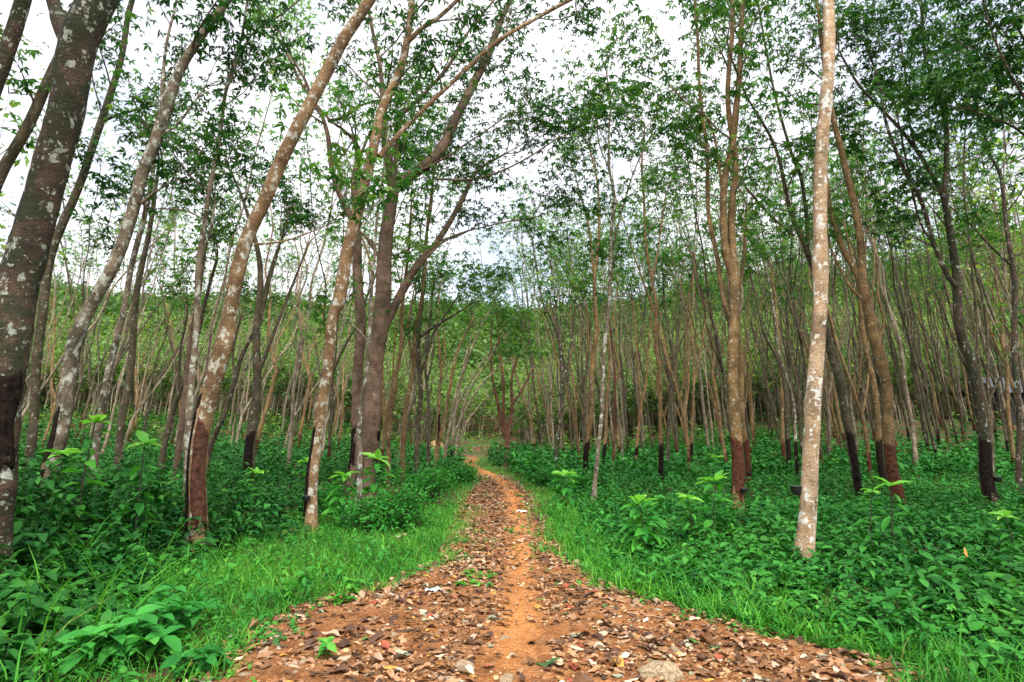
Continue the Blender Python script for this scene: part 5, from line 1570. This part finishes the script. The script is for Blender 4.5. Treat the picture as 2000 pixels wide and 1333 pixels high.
def log(px0, py0, px1, py1, r, label, mat, name):
    a = on_ground(px0, py0); b_ = on_ground(px1, py1)
    base = (a + b_) / 2
    C = crom(np.stack([a, a * .66 + b_ * .34 + [0, 0, .02], a * .33 + b_ * .67 + [.02, .03, .0], b_]), 24) - base
    C[:, 2] += r * .7
    V, Q, T = tube(C, np.linspace(r, r * .8, 24), 10, .12, int(px0), 3)
    V2 = np.concatenate([V, C[:1]])
    mb = MB(); mb.add(V, Q); mb.add(V2, None, np.concatenate([T, np.stack([(np.arange(10) + 1) % 10, np.arange(10), np.full(10, len(V2) - 1)], -1)]))
    o = mb.obj(name, [M[mat]]); o.location = tuple(base); tag(o, label, 'log')
log(548, 1050, 598, 1040, .045, "short mossy log in the grass beside the orange trunk with the cup", 'b_tan', 'log')
log(772, 1054, 808, 1046, .028, "pale fallen stick in the grass left of the path", 'b_white', 'fallen_stick')
log(508, 1248, 578, 1228, .012, "thin grey stick lying where the left grass meets the leaf litter", 'b_pale', 'fallen_stick')

# rusty tin lying on its side at the left verge
p = on_ground(545, 1216)
prof = [(0, 0), (.92, 0), (1, .02), (1, 1), (.94, 1), (.9, .97), (.9, .1), (0, .1)]
mb = MB(); nn = 20; V = []
for rr, zz_ in prof:
    for i in range(nn):
        a = i * 2 * math.pi / nn; V.append([rr * .026 * math.cos(a), rr * .026 * math.sin(a), zz_ * .075])
ii = np.arange(len(prof) - 1)[:, None] * nn; j = np.arange(nn)[None]; j2 = (j + 1) % nn
mb.add(np.array(V), np.stack([ii + j, ii + j2, ii + nn + j2, ii + nn + j], -1).reshape(-1, 4))
o = mb.obj('rusty_tin', [plain("rust", (.16, .055, .03), .8, 40, .5, .5)])
o.location = (p[0], p[1] + .02, p[2] + .03); o.rotation_euler = (math.radians(96), 0, math.radians(-35))
tag(o, "small rusty tin lying on its side at the left verge of the path", 'tin')

# yellow leaf caught on the green cover at the right
p = on_ground(1893, 1150)
V, Q = DT[3]
mb = MB(); mb.add(V * [.5, 1, 1], Q)
o = mb.obj('fallen_leaf', [M['yellow ochre']]); o.location = (p[0], p[1], p[2] + .34); o.scale = (.10, .10, .10); o.rotation_euler = (1.2, .3, .4)
tag(o, "yellow leaf caught on the green ground cover at the right", 'leaf')

# ------------------------------------------------------------------ shed far back on the right slope
YS = 46.0
g0, m_ = at(2022, 806, YS)
zs_ = float(terrain(g0[0], YS))
root = empty('shed', (g0[0], YS, zs_)); tag(root, "low dark shed with a pale metal roof behind the rows at the far right", 'shed')
M['shedw'] = plain("weathered_boards", (.02, .018, .016), .9, 20, .4, .4)
M['roofm'] = plain("pale_metal_sheet", (.065, .075, .09), .7, 6, .2, .1, metal=.2)
def boxm(mb, c, s):
    c = np.array(c, float); s = np.array(s, float) / 2
    V = np.array([[i, j, k] for k in (-1, 1) for j in (-1, 1) for i in (-1, 1)]) * s + c
    mb.add(V, [[0, 2, 3, 1], [4, 5, 7, 6], [0, 1, 5, 4], [2, 6, 7, 3], [0, 4, 6, 2], [1, 3, 7, 5]])
mb = MB(); Wd, Dp, Hh = 7.4, 3.4, 2.0
boxm(mb, (0, Dp / 2, Hh / 2 - .3), (Wd, .12, Hh + .6)); boxm(mb, (-Wd / 2 + .06, 0, Hh / 2 - .3), (.12, Dp - .13, Hh + .6)); boxm(mb, (Wd / 2 - .06, 0, Hh / 2 - .3), (.12, Dp - .13, Hh + .6))
boxm(mb, (-2.3, -Dp / 2, Hh / 2 - .3), (2.4, .12, Hh + .6)); boxm(mb, (1.9, -Dp / 2, Hh / 2 - .3), (3.4, .12, Hh + .6))
mb.obj('wall', [M['shedw']], root, smooth=False)
mb = MB(); nx_ = 120
X_ = np.linspace(-Wd / 2 - .4, Wd / 2 + .4, nx_)
for sgn in (-1, 1):
    v = []
    for yv, zv in ((0, Hh + 1.35), (sgn * (Dp / 2 + .6), Hh + .12)):
        for k in range(nx_): v.append([X_[k], yv, zv + .03 * math.sin(X_[k] * 26) + .02])
    Qq = np.array([[k, k + 1, nx_ + k + 1, nx_ + k] for k in range(nx_ - 1)])
    mb.add(np.array(v), Qq); mb.add(np.array(v) - [0, 0, .012], Qq[:, ::-1])
mb.obj('roof', [M['roofm']], root)
mb = MB(); boxm(mb, (-.45, -Dp / 2 + .02, .92), (1.1, .06, 1.84)); mb.obj('door', [plain("dark_blue_board", (.010, .013, .016), .7, 10)], root, smooth=False)

# bright sandy bank showing between the trunks left of the path bend
c0, _ = at(850, 868, 48)
X_, Y_ = np.meshgrid(np.linspace(-3.2, 3.2, 40), np.linspace(-3, 4, 30))
Z_ = 1.1 * np.exp(-(X_ / .9)**2 - ((Y_ - .8) / 2.2)**2) + .12 * wob(X_, Y_, 2.3, 2) - .15
GXs = c0[0] + X_; GYs = 48 + Y_
mb = MB(); ii = np.arange(29)[:, None] * 40 + np.arange(39)[None]
mb.add(np.stack([GXs, GYs, terrain(GXs, GYs) + Z_], -1).reshape(-1, 3), np.stack([ii, ii + 1, ii + 41, ii + 40], -1).reshape(-1, 4))
tag(mb.obj('sand_bank', [plain("sandy_soil", (.22, .14, .055), .95, 3, .25, .6)]), kind='structure')
